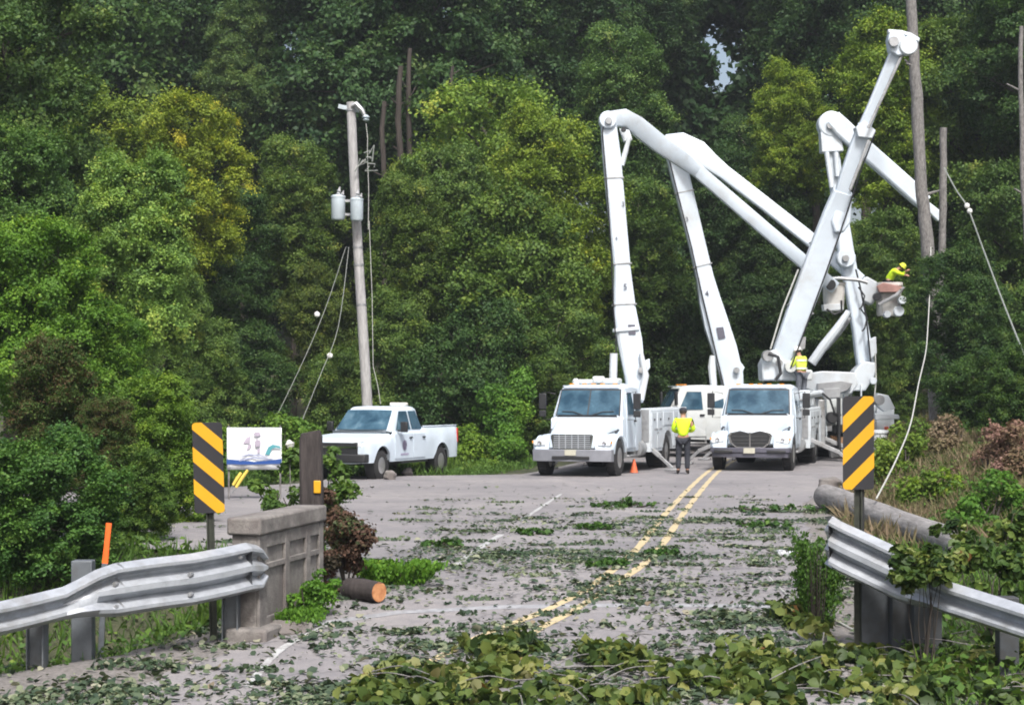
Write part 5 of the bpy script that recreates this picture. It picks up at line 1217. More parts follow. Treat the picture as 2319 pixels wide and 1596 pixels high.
p3 = dict(base); p3.update(waist=(.05, 0, 1.09), chest=(.16, 0, 1.24), neckb=(.28, 0, 1.34), neck=(.34, 0, 1.37), head=(.44, 0, 1.43), crown=(.49, 0, 1.48), shL=(.22, .19, 1.32), shR=(.22, -.19, 1.32), elL=(.38, .30, 1.20), wrL=(.55, .22, 1.30), paL=(.61, .20, 1.33), elR=(.36, -.28, 1.22), wrR=(.58, -.18, 1.15), paR=(.64, -.16, 1.14))
q = W(2012, 700, 59.6)
person((q.x, 59.6, W(2012, 700, 59.6).z-.05), math.radians(-20), 1.78, p3, 'person in bright yellow jacket leaning over the edge of the raised bucket', HIVIS, NAVY, 'yellow')
# ================================================================ TREES
def crown_clumps(rng, asp, Rr, nl, per, rc):
    """clumps of a crown of radius Rr and height asp*Rr standing on z=0"""
    H = asp*Rr; cl = []; lobes = []
    for k in range(nl):
        u = (k+.6)/nl; th = k*2.4+rng.uniform(-.6, .6)
        pr = math.sqrt(max(.05, 1-(abs(u-.42)/.62)**2.3))
        r = Rr*pr*rng.uniform(.40, .78); lr_ = Rr*rng.uniform(.24, .42)*(1.08-.28*u)
        lobes.append((r*math.cos(th), r*math.sin(th), H*(.06+.86*u), lr_))
    lobes.append((rng.normal()*.15*Rr, rng.normal()*.15*Rr, H*.93, Rr*.26))
    for (x, y, z, lr_) in lobes:
        for k in range(per):
            d_ = rng.normal(size=3); d_ /= np.linalg.norm(d_)
            if d_[2] < -.2 and rng.random() < .5: d_[2] *= -1
            out_ = np.array([x, y, 0]); nn = np.linalg.norm(out_)
            if nn > .1 and d_ @ (out_/nn) < -.2: d_ = d_-1.2*(d_ @ (out_/nn))*(out_/nn); d_ /= np.linalg.norm(d_)
            q = np.array([x, y, z])+d_*lr_*np.array([1.15, 1.15, .8])*rng.uniform(.7, 1.15)
            cl.append((q[0], q[1], max(q[2], .05*Rr), rc*rng.uniform(.55, 1.5)))
    for k in range(int(nl*1.6)):
        u = rng.uniform(.05, .85); a = rng.uniform(0, 6.28); r = Rr*.4*rng.random(); cl.append((r*math.cos(a), r*math.sin(a), H*u, rc*2.2))
    return cl, H, lobes
PROTO = []
def tree_proto(asp, seed, near, dens, leaf, high=False):
    rng = np.random.default_rng(seed); Rr = 1.8 if near else 4.2
    nl = int(9+asp*5); cl, H, lobes = crown_clumps(rng, asp, Rr, nl, 30, Rr*.135)
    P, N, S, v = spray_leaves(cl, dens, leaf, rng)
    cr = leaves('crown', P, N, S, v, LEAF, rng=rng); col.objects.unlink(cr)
    rr_ = random.Random(seed); mb = MB(); b0 = .05*Rr
    pts = [Vector((.03*Rr*math.sin(k*1.1+seed), .03*Rr*math.cos(k*1.7), -.3+(H*.8+.3)*k/7)) for k in range(8)]
    mb.tube(pts, [b0*(1-.11*k)*(1.25 if k == 0 else 1) for k in range(8)], 10)
    for (x, y, z, lr_) in lobes[:-1]:
        q0 = Vector((0, 0, max(.2, z-.35*H/asp*rr_.uniform(.6, 1.3)))); q2 = Vector((x, y, z)); q1 = q0.lerp(q2, .5)+Vector((rr_.uniform(-.1, .1), rr_.uniform(-.1, .1), .1))*Rr*.3
        mb.tube([q0, q1, q2], [b0*.45, b0*.3, b0*.12], 6)
        for k in range(3):
            e = q2+Vector((rr_.uniform(-1, 1), rr_.uniform(-1, 1), rr_.uniform(-.2, 1)))*lr_; mb.tube([q1.lerp(q2, .6), e], [b0*.16, b0*.04], 5)
    tr = mb.build('trunk', BARK, None); col.objects.unlink(tr)
    mb = MB(); mb.tube([(0, 0, -.5), (.05, 0, .5), (0, .03, 1.02)], [b0*1.3, b0*1.1, b0*1.0], 10); lo = mb.build('bole', BARK, None); col.objects.unlink(lo)
    PROTO.append((near, asp, cr.data, tr.data, lo.data, H, Rr))
for asp in (1.35, 2.0, 2.9):
    for sd in (1, 2): tree_proto(asp, int(asp*10)+sd, False, 165, .168)
for asp in (1.3, 2.0, 3.0):
    for sd in (1, 2): tree_proto(asp, 100+int(asp*10)+sd, True, 170, .078)
TK = 0
def tree(key, x, ytop, hw, Y, color, label, name='tree', cat='tree', group=None, rz=None, sink=.2):
    """crown centre x, top and half width in survey units at distance Y"""
    global TK
    TK += 1
    X = (x-CX)*Y/F_D; zb = terrain(X, Y)-sink; zt = CAM_H-(ytop-HY)*Y/F_D; Rw = hw*Y/F_D*1.08; Hh = zt-zb
    near = Rw < 2.4 and Y < 50; lift = 0.0
    cand = [p for p in PROTO if p[0] == near]; asp = Hh/Rw
    if asp > 3.1: lift = Hh-3.1*Rw; asp = 3.1
    best = sorted(cand, key=lambda p: abs(p[1]-asp))[:2]; p = best[TK % 2]
    t = bpy.data.objects.new(name, None); col.objects.link(t); t.location = (X, Y, zb); t.rotation_euler = (0, 0, R.uniform(0, 6.28) if rz is None else rz)
    tag(t, label, cat, group); k = Rw/p[6]; kz = (Hh-lift)/p[5]
    for nm, me in (('crown', p[2]), ('trunk', p[3])):
        o = bpy.data.objects.new(nm, me); col.objects.link(o); o.parent = t; o.scale = (k, k, kz); o.location = (0, 0, lift)
        if nm == 'crown': o.color = (*color, 1)
    if lift > .3:
        o = bpy.data.objects.new('bole', p[4]); col.objects.link(o); o.parent = t; o.scale = (k, k, lift)
    return t
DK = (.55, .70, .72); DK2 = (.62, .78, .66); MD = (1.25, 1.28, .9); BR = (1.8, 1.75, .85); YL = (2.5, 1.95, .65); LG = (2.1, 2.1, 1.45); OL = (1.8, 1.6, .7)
g1 = 'trees at the edge of the wood'
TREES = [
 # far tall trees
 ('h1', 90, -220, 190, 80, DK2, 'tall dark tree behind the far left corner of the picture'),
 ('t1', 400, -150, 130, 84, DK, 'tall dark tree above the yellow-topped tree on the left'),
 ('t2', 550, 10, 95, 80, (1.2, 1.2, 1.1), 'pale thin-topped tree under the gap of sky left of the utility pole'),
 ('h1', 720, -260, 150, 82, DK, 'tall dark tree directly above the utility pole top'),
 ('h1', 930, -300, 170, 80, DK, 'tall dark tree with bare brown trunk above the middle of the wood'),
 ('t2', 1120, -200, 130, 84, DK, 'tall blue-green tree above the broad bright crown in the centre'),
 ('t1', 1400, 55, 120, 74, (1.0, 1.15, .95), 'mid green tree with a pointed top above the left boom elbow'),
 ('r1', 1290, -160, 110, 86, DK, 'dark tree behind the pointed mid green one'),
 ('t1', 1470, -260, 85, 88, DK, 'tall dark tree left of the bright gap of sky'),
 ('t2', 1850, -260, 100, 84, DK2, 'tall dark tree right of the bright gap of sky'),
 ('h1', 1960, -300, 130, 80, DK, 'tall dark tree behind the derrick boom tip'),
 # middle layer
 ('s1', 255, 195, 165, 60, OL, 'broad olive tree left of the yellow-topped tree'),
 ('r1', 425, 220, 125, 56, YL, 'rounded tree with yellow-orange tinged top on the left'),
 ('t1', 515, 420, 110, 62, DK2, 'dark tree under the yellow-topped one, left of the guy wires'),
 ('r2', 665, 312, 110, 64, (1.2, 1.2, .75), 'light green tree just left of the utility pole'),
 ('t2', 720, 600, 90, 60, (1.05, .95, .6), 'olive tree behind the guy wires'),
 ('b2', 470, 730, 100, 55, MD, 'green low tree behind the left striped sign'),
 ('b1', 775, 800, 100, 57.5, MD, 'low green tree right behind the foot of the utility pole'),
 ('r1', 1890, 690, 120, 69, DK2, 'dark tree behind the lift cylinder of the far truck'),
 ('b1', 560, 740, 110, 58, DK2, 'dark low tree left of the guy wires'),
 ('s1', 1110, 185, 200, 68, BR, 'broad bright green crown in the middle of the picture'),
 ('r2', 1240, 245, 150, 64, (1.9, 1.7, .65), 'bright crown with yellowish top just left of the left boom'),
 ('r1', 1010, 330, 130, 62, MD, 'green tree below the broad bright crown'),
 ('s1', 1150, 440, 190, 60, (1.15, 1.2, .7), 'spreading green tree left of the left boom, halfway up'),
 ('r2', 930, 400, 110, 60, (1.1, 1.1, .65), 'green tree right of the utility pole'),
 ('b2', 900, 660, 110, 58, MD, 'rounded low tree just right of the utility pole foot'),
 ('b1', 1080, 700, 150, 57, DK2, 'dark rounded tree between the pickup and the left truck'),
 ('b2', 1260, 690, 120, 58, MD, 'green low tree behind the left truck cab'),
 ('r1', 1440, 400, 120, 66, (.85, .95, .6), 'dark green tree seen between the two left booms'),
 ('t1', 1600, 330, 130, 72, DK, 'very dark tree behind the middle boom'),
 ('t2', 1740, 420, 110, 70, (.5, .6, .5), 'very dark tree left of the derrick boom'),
 ('b1', 1520, 640, 130, 66, (.4, .5, .42), 'black-green bush in the shade between the left booms'),  # bushes here tinted darker to paint in the deep shade behind the booms
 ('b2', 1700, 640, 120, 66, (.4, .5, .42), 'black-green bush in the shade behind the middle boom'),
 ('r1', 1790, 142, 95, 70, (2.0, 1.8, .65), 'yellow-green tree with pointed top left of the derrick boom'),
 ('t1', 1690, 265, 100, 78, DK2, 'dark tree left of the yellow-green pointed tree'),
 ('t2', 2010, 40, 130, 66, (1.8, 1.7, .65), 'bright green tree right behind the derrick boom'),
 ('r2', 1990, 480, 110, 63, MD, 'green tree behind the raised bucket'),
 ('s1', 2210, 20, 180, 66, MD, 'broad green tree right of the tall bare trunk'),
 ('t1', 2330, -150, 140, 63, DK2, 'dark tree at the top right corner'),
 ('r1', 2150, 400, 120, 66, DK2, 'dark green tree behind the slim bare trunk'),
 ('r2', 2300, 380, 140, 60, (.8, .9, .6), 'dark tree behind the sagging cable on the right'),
 ('b1', 2170, 560, 105, 53, DK2, 'dark rounded tree behind the hanging rope'),
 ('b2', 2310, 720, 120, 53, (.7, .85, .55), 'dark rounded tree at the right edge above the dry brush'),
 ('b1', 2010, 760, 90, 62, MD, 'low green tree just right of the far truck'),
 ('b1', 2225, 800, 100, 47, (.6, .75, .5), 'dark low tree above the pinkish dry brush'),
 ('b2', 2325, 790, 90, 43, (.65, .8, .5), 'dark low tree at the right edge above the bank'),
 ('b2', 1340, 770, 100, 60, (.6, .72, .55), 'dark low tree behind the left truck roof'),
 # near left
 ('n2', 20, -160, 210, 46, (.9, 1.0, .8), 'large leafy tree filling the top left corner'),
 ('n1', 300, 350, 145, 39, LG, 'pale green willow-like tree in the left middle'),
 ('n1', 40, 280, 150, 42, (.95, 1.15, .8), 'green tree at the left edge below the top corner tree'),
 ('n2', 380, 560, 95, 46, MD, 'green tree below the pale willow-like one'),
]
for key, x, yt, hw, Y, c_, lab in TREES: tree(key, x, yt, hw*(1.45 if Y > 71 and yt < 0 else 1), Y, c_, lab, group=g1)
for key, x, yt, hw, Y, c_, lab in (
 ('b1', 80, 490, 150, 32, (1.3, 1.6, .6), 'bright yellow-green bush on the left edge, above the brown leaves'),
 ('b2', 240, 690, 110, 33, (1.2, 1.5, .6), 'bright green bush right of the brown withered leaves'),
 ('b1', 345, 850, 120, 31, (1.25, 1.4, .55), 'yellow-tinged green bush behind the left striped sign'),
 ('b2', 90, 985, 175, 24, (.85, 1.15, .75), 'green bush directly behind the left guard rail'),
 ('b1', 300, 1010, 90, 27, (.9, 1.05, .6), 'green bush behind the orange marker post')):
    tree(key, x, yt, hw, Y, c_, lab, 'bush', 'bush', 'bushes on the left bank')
tw1 = tree('b2', 120, 770, 105, 27.5, (.85, .95, .65), 'bush of withered reddish brown leaves on the left edge', 'bush', 'bush', 'bushes on the left bank')
tw2 = tree('b1', 240, 900, 70, 27, (.85, .95, .65), 'bush of withered brown leaves right of the larger withered one', 'bush', 'bush', 'bushes on the left bank')

for t_ in (tw1, tw2):
    for o in [o for o in col.objects if o.parent is t_ and o.name.startswith('crown')]:
        o.material_slots[0].link = 'OBJECT'; o.material_slots[0].material = WITHER2

# far-off wood behind everything: one mass
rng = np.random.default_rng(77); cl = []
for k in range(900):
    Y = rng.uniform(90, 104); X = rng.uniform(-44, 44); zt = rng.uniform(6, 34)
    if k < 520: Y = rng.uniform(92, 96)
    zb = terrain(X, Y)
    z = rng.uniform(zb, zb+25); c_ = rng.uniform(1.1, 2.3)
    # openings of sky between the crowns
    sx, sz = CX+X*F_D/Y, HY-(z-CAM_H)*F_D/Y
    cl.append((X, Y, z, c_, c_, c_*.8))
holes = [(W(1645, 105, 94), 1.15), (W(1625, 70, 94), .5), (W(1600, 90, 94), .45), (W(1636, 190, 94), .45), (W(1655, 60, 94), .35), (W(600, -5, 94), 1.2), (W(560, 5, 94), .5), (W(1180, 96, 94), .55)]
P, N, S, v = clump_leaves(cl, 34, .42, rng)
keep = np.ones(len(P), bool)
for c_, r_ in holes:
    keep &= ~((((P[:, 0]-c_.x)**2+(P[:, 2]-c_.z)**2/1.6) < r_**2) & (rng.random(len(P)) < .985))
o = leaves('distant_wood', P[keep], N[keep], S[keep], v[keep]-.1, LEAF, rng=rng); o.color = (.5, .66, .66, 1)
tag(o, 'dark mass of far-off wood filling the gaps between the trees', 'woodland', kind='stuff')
# tall bare trunks in the wood, their shade put into the dark bark colour
for x, y0, y1, Yt, r_, lab in ((905, 400, 150, 74, 7, 'brown trunk in the shade, left one of the thick pair above the centre'), (927, 380, 110, 74.5, 6, 'brown trunk in the shade, right one of the thick pair above the centre'), (868, 400, 230, 73.5, 6, 'short brown trunk standing left of the thick pair'), (1024, 250, 150, 72, 4, 'slender pale dead stem above the broad bright crown')):
    stem('shaded_trunk', [(x+4, y0+500), (x+2, y0), (x-3, (y0+y1)//2), (x+2, y1)], Yt, [r_*1.2, r_, r_, r_*.8], BARK, lab, 'tree trunk', 'bare trunks in the shade', knots=4, seed=x)

# ================================================================ shrubs, weeds, grass, litter
def blobplant(name, blobs, dens, leaf, color, label, cat, mat=LEAF, kind=None, seed=1, templ=L4, group=None, vb=.45, up=0.0):
    rng = np.random.default_rng(seed); cl = []
    for (x, y, z, rx, ry, rz_) in blobs:
        m = max(5, int(9*max(rx, ry, rz_)/.3*.6)); m = min(m, 26)
        for k in range(m):
            d_ = rng.normal(size=3); d_ /= np.linalg.norm(d_); q = rng.uniform(.55, .95); c_ = min(rx, ry, rz_)*rng.uniform(.45, .8)
            cl.append((x+d_[0]*rx*q, y+d_[1]*ry*q, z+d_[2]*rz_*q, c_, c_, c_*.8))
    P, N, S, v = clump_leaves(cl, dens, leaf, rng, vb); N[:, 2] += up
    o = leaves(name, P, N, S, v, mat, rng=rng, templ=templ); o.color = (*color, 1); tag(o, label, cat, group, kind); return o
def at(x, y, Y, rx, rz_, ry=None): p = W(x, y, Y); return (p.x, p.y, p.z, rx*Y/F_D, (ry or rx)*Y/F_D, rz_*Y/F_D)
def plant(name, blobs, dens, leaf, color, label, cat, seed=1, group=None, stems=8, vb=.45, mat=LEAF, templ=L4, sr=1.0):
    """shrub = foliage + stems under one empty"""
    cx_ = sum(b_[0] for b_ in blobs)/len(blobs); cy_ = sum(b_[1] for b_ in blobs)/len(blobs); zb = terrain(cx_, cy_)
    t = empty(name, (cx_, cy_, zb), 0, label, cat, group)
    f = blobplant('foliage', [(x-cx_, y-cy_, z-zb, a, b_, c_) for x, y, z, a, b_, c_ in blobs], dens, leaf, color, None, None, seed=seed, vb=vb, mat=mat, templ=templ); f.parent = t
    rr_ = random.Random(seed); mb = MB()
    for k in range(stems):
        b_ = blobs[rr_.randrange(len(blobs))]; e = Vector((b_[0]-cx_+rr_.uniform(-.6, .6)*b_[3], b_[1]-cy_, b_[2]-zb+rr_.uniform(-.2, .7)*b_[5])); s0 = Vector((rr_.uniform(-.1, .1), 0, -.1))
        mb.tube([s0, s0.lerp(e, .5)+Vector((rr_.uniform(-.1, .1), 0, .05)), e], [.02*sr, .012*sr, .006*sr], 5)
    mb.build('stems', BARK, t); return t
# red-brown shrub and tufts by the parapet
plant('withered_shrub', [at(770, 1200, 21.2, 48, 55), at(790, 1260, 21, 32, 60), at(760, 1300, 20.8, 36, 60), at(745, 1150, 21.6, 30, 40), at(800, 1215, 21, 40, 45)], 1900, .055, (1, 1, 1), 'withered red-brown shrub beside the parapet above the sawn log', 'shrub', 3, vb=.4, mat=WITHER)
plant('weedy_shrub', [at(785, 1245, 21.5, 30, 45), at(640, 1130, 22.2, 55, 30), at(590, 1120, 22.3, 35, 25), at(770, 1120, 22, 40, 40), at(660, 1060, 22.5, 28, 50), at(650, 1165, 21.9, 60, 25), at(755, 1060, 22.2, 25, 45)], 700, .075, (1.0, 1.1, .7), 'leafy weeds growing round the foot of the timber post', 'weeds', 4)
plant('green_tuft', [at(880, 1288, 22.2, 60, 38, 40), at(925, 1295, 22.4, 35, 28, 30), at(845, 1295, 22, 35, 35, 25)], 2400, .045, (1.15, 1.5, .5), 'low bright green tuft on the road edge right of the red-brown shrub', 'plant', 5, stems=4, vb=.6)
plant('green_tuft', [at(700, 1350, 19.4, 62, 30, 30), at(725, 1330, 19.6, 38, 34, 25), at(650, 1362, 19.2, 30, 20, 20)], 1800, .045, (1.1, 1.5, .55), 'low green tuft against the foot of the concrete parapet', 'plant', 6, stems=4, vb=.5)
# feathery weed right of the road
def feather(name, c, w_, h, n, color, label, seed, leaf=.05):
    rng = np.random.default_rng(seed); t = empty(name, c, 0, label, 'weed')
    a = rng.uniform(0, 6.28, n); r_ = w_*np.minimum(1.6, np.abs(rng.normal(size=n))*.62); u = rng.random(n)**.7
    k_ = rng.integers(0, 26, n); tx, ty, th_ = rng.normal(size=26)*w_*.75, rng.normal(size=26)*w_*.75, rng.uniform(.55, 1.05, 26)
    P = np.stack([tx[k_]*(.5+.7*u)+r_*np.cos(a)*.38, ty[k_]*(.5+.7*u)+r_*np.sin(a)*.38, u*h*th_[k_]], 1)
    N = rng.normal(size=(n, 3)); N[:, 2] *= .5
    T = np.stack([rng.normal(size=n)*.35, rng.normal(size=n)*.35, np.ones(n)], 1)
    f = leaves('foliage', P, N, leaf*rng.uniform(.6, 1.4, n), .5+rng.normal(size=n)*.15, LEAF, rng=rng, T=T); f.color = (*color, 1); f.parent = t
    mb = MB(); rr_ = random.Random(seed)
    for k in range(40):
        q = Vector((rr_.uniform(-.5, .5)*w_, rr_.uniform(-.5, .5)*w_, -.05)); mb.tube([q, q+Vector((q.x*.6, q.y*.6, h*rr_.uniform(.6, .95)))], [.006, .002], 4)
    mb.build('stems', BARK, t); return t
c = W(1848, 1350, 19.2); feather('feathery_weed', (c.x, c.y, -.22), .17, .98, 7500, (.75, 1.0, .5), 'tall feathery green weed at the left end of the right guard rail', 21, .036)
c = G(655, 1425); feather('grassy_tuft', (c.x, c.y, c.z), .30, .22, 5000, (1.0, 1.35, .5), 'low grassy tuft at the near corner of the concrete parapet', 24, .045)
c = G(905, 1325); feather('grassy_tuft', (c.x, c.y+.1, c.z), .30, .30, 6000, (1.1, 1.5, .5), 'bright grassy tuft just right of the sawn log, on the road edge', 22, .05)
c = G(700, 1385); feather('grassy_tuft', (c.x-.14, c.y-.2, c.z), .24, .34, 7000, (1.2, 1.6, .55), 'grassy tuft between the parapet foot and the sawn log', 23, .05)
# vines over the right rail
plant('vine', [at(2080, 1275, 16.75, 52, 28, 40), at(2150, 1290, 16.6, 46, 34, 36), at(2050, 1262, 16.8, 34, 22, 34), at(2120, 1290, 16.7, 40, 26, 36), at(2055, 1310, 16.55, 30, 30, 30), at(2140, 1270, 16.9, 60, 26, 40), at(2100, 1315, 16.5, 46, 18, 10)], 750, .08, (.85, .95, .75), 'torn vine with yellowed leaves draped over the right guard rail', 'vine', 31, stems=10, mat=VINE, templ=L7, sr=.4, vb=.4)
plant('vine', [at(2240, 1290, 17.2, 80, 40, 40), at(2310, 1260, 17.6, 60, 60, 40), at(2200, 1225, 18.5, 70, 35, 60), at(2320, 1190, 19.5, 60, 40, 60), at(2150, 1200, 21, 50, 26, 50), at(2260, 1340, 16.9, 70, 22, 20)], 430, .085, (.85, 1.0, .75), 'heap of leafy vines behind the right guard rail at the edge of the picture', 'vine', 32, stems=14, mat=VINE, templ=L7, sr=.5, vb=.42)
# low bushes on the right bank and behind the road
for k, (bl, dn, lf, c_, lab) in enumerate((
  ([at(2080, 1120, 33, 60, 34, 60), at(2150, 1090, 33, 60, 34, 60)], 420, .085, (1.5, 1.5, .5), 'yellow-green scrub on the bank right of the striped sign'),
  ([at(2030, 1060, 40, 50, 60, 50), at(2060, 1000, 42, 40, 50, 50)], 380, .09, (1.45, 1.4, .65), 'yellowish scrub behind the hanging rope'),
  ([at(2260, 1130, 28, 70, 50, 60), at(2210, 1170, 27, 60, 40, 50)], 480, .075, (.95, 1.3, .55), 'green scrub on the right edge above the vines'),
  ([at(2240, 1040, 36, 60, 34, 50), at(2300, 1000, 35, 60, 40, 50), at(2170, 1080, 36, 50, 24, 50), at(2300, 1060, 32, 50, 34, 40)], 620, .07, (1.05, .9, .9), 'pinkish brown dry brush on the right bank'),
  ([at(2110, 1020, 43, 60, 40, 60), at(2170, 990, 45, 60, 40, 50)], 420, .085, (.9, 1.0, .8), 'straw-coloured tall grass and scrub below the dark trees on the right'))):
    plant('scrub', bl, dn, lf, c_, lab, 'scrub', 40+k, 'scrub on the right bank', vb=.5, mat=STRAW if k in (3, 4) else LEAF)
for k, (bl, c_, lab) in enumerate((
  ([at(1050, 1010, 54, 30, 50, 40), at(1085, 1030, 52, 40, 40, 40)], (1.4, 1.5, .55), 'bright weeds just right of the pickup tailgate'),
  ([at(1130, 940, 55, 45, 70, 60), at(1150, 1010, 53, 40, 50, 40), at(1170, 900, 56, 40, 50, 40)], (1.1, 1.45, .65), 'taller green bush left of the left truck'),
  ([at(460, 1020, 42, 60, 50, 50), at(400, 1050, 41, 60, 40, 50)], (1.3, 1.5, .55), 'low green bush left of the banner'),
  ([at(640, 1000, 46, 50, 50, 60), at(680, 980, 47, 30, 40, 40), at(600, 1040, 43, 70, 40, 50)], (1.0, 1.25, .65), 'low green bush behind the banner'),
  ([at(900, 1065, 51, 80, 22, 30), at(800, 1060, 52, 60, 26, 30)], (1.1, 1.35, .6), 'low weeds seen under the pickup'))):
    plant('roadside_bush', bl, 300, .10, c_, lab, 'bush', 60+k, 'weeds along the far road edge', vb=.55)

def scatter_pts(n, f, rng, x0, x1, y0, y1):
    X = rng.uniform(x0, x1, n*3); Y = rng.uniform(y0, y1, n*3)
    k = np.array([f(a, b_) for a, b_ in zip(X, Y)]); m = rng.random(n*3) < k
    return X[m][:n], Y[m][:n]
# grass on the verges and behind the road
def onroad(X, Y, m=0.0): return lerp_tab(XL, Y)-lerp_tab(SHO, Y)+.1+m < X < lerp_tab(XR, Y)+.6-m and Y < 82
rng = np.random.default_rng(5)
def gf(X, Y):
    if onroad(X, Y): return 0
    if Y > 60: return .3
    return 1.0 if (Y < 34) else .8
X, Y = scatter_pts(130000, gf, rng, -14, 18, 13, 62); n = len(X); Z = np.array([terrain(a, b_) for a, b_ in zip(X, Y)])
N = rng.normal(size=(n, 3)); N[:, 2] = .1; T = None
# blades stand up: normal of the template is its local z, so put N upwards
N = np.stack([rng.normal(size=n)*.35, rng.normal(size=n)*.35, np.ones(n)], 1)
pat = .5+.3*np.sin(X*.9+Y*.5)*np.sin(Y*.7-X*.3)
dry = (X > 5.2) & (Y > 25); S_ = rng.uniform(.10, .32, n)*(.6+pat)*np.where(Y < 18.5, .65, 1); P_ = np.stack([X, Y, Z-.02], 1)
o = leaves('verge_grass', P_[~dry], N[~dry], S_[~dry], (pat+rng.normal(size=n)*.12)[~dry], LEAF, rng=rng, templ=GB); o.color = (.95, 1.1, .65, 1); tag(o, 'grass and weeds covering the verges', 'grass', kind='stuff')
o = leaves('dry_grass', P_[dry], N[dry], S_[dry]*1.2, (pat*.9+rng.normal(size=n)*.2)[dry], STRAW, rng=rng, templ=GB); o.color = (.85, .95, .75, 1); tag(o, 'half dry grass on the bank to the right', 'grass', kind='stuff')
# broad leaf ground cover along the verges
X, Y = scatter_pts(60000, gf, rng, -12, 16, 13, 58); n = len(X); Z = np.array([terrain(a, b_) for a, b_ in zip(X, Y)])
hgt_ = (.5+.5*np.sin(X*1.3+Y*.8)*np.sin(Y*.9-X*.7))*.35
N = rng.normal(size=(n, 3))*.6; N[:, 2] = 1
o = leaves('ground_cover', np.stack([X, Y, Z+hgt_*rng.random(n)], 1), N, rng.uniform(.05, .12, n), .45+rng.normal(size=n)*.18, LEAF, rng=rng); o.color = (1.0, 1.15, .7, 1); tag(o, 'leafy ground cover on the verges', 'ground cover', kind='stuff')

# leaf litter on the road
def dens(X, Y):
    if not (lerp_tab(XL, Y)-lerp_tab(SHO, Y)-.3 < X < lerp_tab(XR, Y)+1.2): return 0
    if Y > 40: return .02
    d_ = lerp_tab([(13, 1), (17, .75), (19, .45), (21, .5), (24, .42), (28, .24), (33, .14), (36, .04), (40, .01)], Y)
    q = .5+.5*math.sin(X*1.1+Y*.7+2*math.sin(X*.6-Y*.4))*math.cos(X*.7-Y*.9+1.5*math.sin(Y*.5))
    if Y > 24 and X < -1.5: d_ *= .12+.35*math.exp(-max(0, Y-25)/2)
    d_ *= .25+1.2*q*q
    return min(1, d_)
rng = np.random.default_rng(9)
X, Y = scatter_pts(13000, dens, rng, -6, 7, 13.5, 42)
CXs, CYs = scatter_pts(620, dens, rng, -5.5, 6.5, 13.5, 38); ci = rng.integers(0, len(CXs), 17000)
cs = rng.uniform(.06, .42, len(CXs))[ci]; ca = rng.uniform(-.5, .5, len(CXs))[ci]; du = rng.normal(size=len(ci))*cs*1.7; dv = rng.normal(size=len(ci))*cs*.6
X2 = CXs[ci]+du*np.cos(ca)-dv*np.sin(ca); Y2a = CYs[ci]+du*np.sin(ca)+dv*np.cos(ca)
ok = np.array([lerp_tab(XL, b_)-.8 < a_ < lerp_tab(XR, b_)+.9 for a_, b_ in zip(X2, Y2a)]); X = np.concatenate([X, X2[ok]]); Y = np.concatenate([Y, Y2a[ok]]); n = len(X); Z = np.array([prof(b_) for b_ in Y])
N = rng.normal(size=(n, 3))*np.where(Y > 21, .22, .45)[:, None]; N[:, 2] = 1
o = leaves('leaf_litter', np.stack([X, Y, Z+.022+rng.random(n)*.02], 1), N, rng.uniform(.02, .085, n)*rng.choice([1, 1, 1, 1.5], n), rng.beta(1.3, 2.1, n), LITTER, rng=rng, templ=L7); o.color = (1, 1, 1, 1); tag(o, 'torn leaves scattered over the road', 'leaves', kind='stuff')
# drifts: small ridges of leaves and twigs across the road
rng = np.random.default_rng(15); cl = []
while len(cl) < 300:
    Y = 15+rng.random()**1.1*21; X = rng.uniform(-4.5, 6)
    if lerp_tab(XL, Y)-.6 < X < lerp_tab(XR, Y)+.6 and rng.random() < dens(X, Y)+.1:
        s_ = rng.uniform(.04, .16); L_ = rng.uniform(1, 3.2)
        cl.append((X, Y, prof(Y)+.02, s_*L_, s_, s_*.22))
P, N, S, v = clump_leaves(cl, 420, .055, rng, .35); P[:, 2] = np.maximum(P[:, 2], np.array([prof(b_) for b_ in P[:, 1]])+.02)
o = leaves('leaf_drifts', P, N, S, v, LITTER, rng=rng, templ=L7); o.color = (.9, .95, .9, 1); tag(o, 'small drifts of torn leaves on the road', 'leaves', kind='stuff')
# foreground heap of vine leaves
rng = np.random.default_rng(19); cl = []
heap = [(860, 1560, 60, 22), (900, 1520, 30, 14), (1000, 1545, 80, 20), (1120, 1540, 90, 24), (1170, 1470, 60, 42), (1130, 1490, 50, 34), (1290, 1560, 60, 20), (1370, 1500, 70, 30), (1450, 1500, 80, 38), (1500, 1540, 100, 34), (1600, 1530, 90, 30), (1680, 1560, 80, 20), (1760, 1500, 50, 26), (1700, 1480, 40, 20), (1810, 1540, 80, 26), (1900, 1500, 70, 28), (1990, 1500, 80, 30), (2080, 1520, 80, 26), (1950, 1560, 100, 30), (2200, 1500, 70, 34), (2290, 1480, 60, 44), (2180, 1560, 100, 34), (2300, 1580, 90, 40), (1795, 1395, 26, 22), (1830, 1415, 20, 14), (1400, 1590, 120, 20), (1200, 1590, 120, 18), (1000, 1590, 80, 16), (860, 1590, 60, 12), (1740, 1590, 120, 20), (2050, 1590, 120, 24)]
for x, y, rx, rz_ in heap:
    g_ = G(x, min(y+6, 1640)) ; s_ = g_.y/F_D
    for k in range(9):
        c_ = rng.uniform(.06, .15)
        cl.append((g_.x+rng.normal()*rx*s_*.55, g_.y+rng.normal()*.22, g_.z+.03+abs(rng.normal())*rz_*s_*.33, c_*1.3, c_*1.3, c_*.8))
P, N, S, v = clump_leaves(cl, 110, .118, rng, .42, .20); N += rng.normal(size=N.shape)*.7; P[:, 2] = np.maximum(P[:, 2], np.array([prof(b_) for b_ in P[:, 1]])+.02)
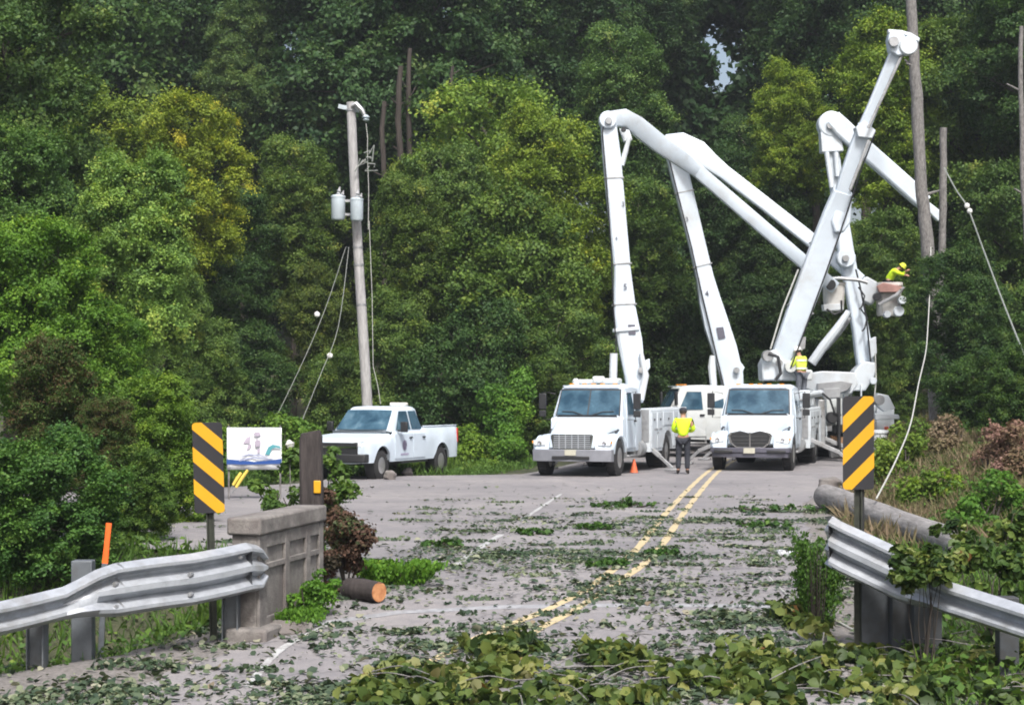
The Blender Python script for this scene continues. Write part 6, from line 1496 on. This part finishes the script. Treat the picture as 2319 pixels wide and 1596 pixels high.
o = leaves('vine_heap', P, N, S, v, VINE, rng=rng, templ=L7); o.color = (1, 1.02, .9, 1); tag(o, 'heap of torn vine leaves lying across the near end of the road', 'vine leaves', kind='stuff')
mb = MB(); rr_ = random.Random(5)
for k in range(60):
    x = rr_.uniform(820, 2300); g_ = G(x, rr_.uniform(1470, 1600)); a = rr_.uniform(-1.5, 1.5); L_ = rr_.uniform(.3, 1.0)
    p0 = g_+Vector((0, 0, rr_.uniform(.02, .14))); p2 = p0+Vector((math.cos(a), math.sin(a), rr_.uniform(-.05, .12)))*L_; p1 = p0.lerp(p2, .5)+Vector((0, rr_.uniform(-.1, .1), rr_.uniform(0, .08)))
    mb.tube(smooth3([p0, p1, p2], 4), [.006]*8+[.003], 5)
o = mb.build('vine_stems', BARKG, None); tag(o, 'thin bare stems tangled in the heap of vine leaves', 'stems', kind='stuff')
# individual torn branches lying on the road
for k, (x, y, hw, hh, lab) in enumerate(((1410, 1150, 62, 12, 'torn leafy branch on the road with a twig sticking up, left of the yellow lines'), (1775, 1160, 95, 14, 'long torn leafy branch on the right lane in front of the derrick truck'), (1345, 1200, 30, 8, 'small torn branch beside the white edge line'), (1210, 1212, 34, 8, 'torn branch lying on the white edge line'), (1375, 1405-120, 36, 7, 'small dark torn branch left of the yellow lines, nearer than the others'), (1000, 1240, 40, 10, 'torn branch on the road right of the green tuft'), (1730, 1195, 50, 9, 'small torn branch just below the long one on the right lane'), (1500, 1260, 30, 8, 'torn branch lying across the yellow lines'))):
    g_ = G(x, y); s_ = g_.y/F_D; bl = []
    for q in np.linspace(-1, 1, 6): bl.append((g_.x+q*hw*s_, g_.y+.12*math.sin(q*5), g_.z+.05+hh*s_*.3*(1-abs(q)), hw*s_*.2, .16, max(.05, hh*s_*.6)))
    if k == 0: bl += [at(1425, 1125, g_.y, 9, 18, 9), at(1410, 1138, g_.y, 16, 12, 10)]
    plant('torn_branch', bl, 420, .09, (.7, .95, .65), lab, 'branch', 80+k, 'torn branches on the road', stems=7, vb=.4)

# ================================================================ a little summer haze
m = bpy.data.materials.new('haze'); m.use_nodes = True; t = m.node_tree; t.nodes.clear()
pv = t.nodes.new('ShaderNodeVolumePrincipled'); pv.inputs['Color'].default_value = (.86, .93, 1, 1); pv.inputs['Density'].default_value = .00042; pv.inputs['Anisotropy'].default_value = .2
o_ = t.nodes.new('ShaderNodeOutputMaterial'); t.links.new(pv.outputs[0], o_.inputs['Volume'])
mb = MB(); mb.box((0, 480, 21), (1960, 1100, 60)); hz = mb.build('haze', m, None, smooth=0); tag(hz, 'thin summer haze in the air', 'haze', kind='stuff')
C.cycles.volume_bounces = 0; C.cycles.volume_max_steps = 64
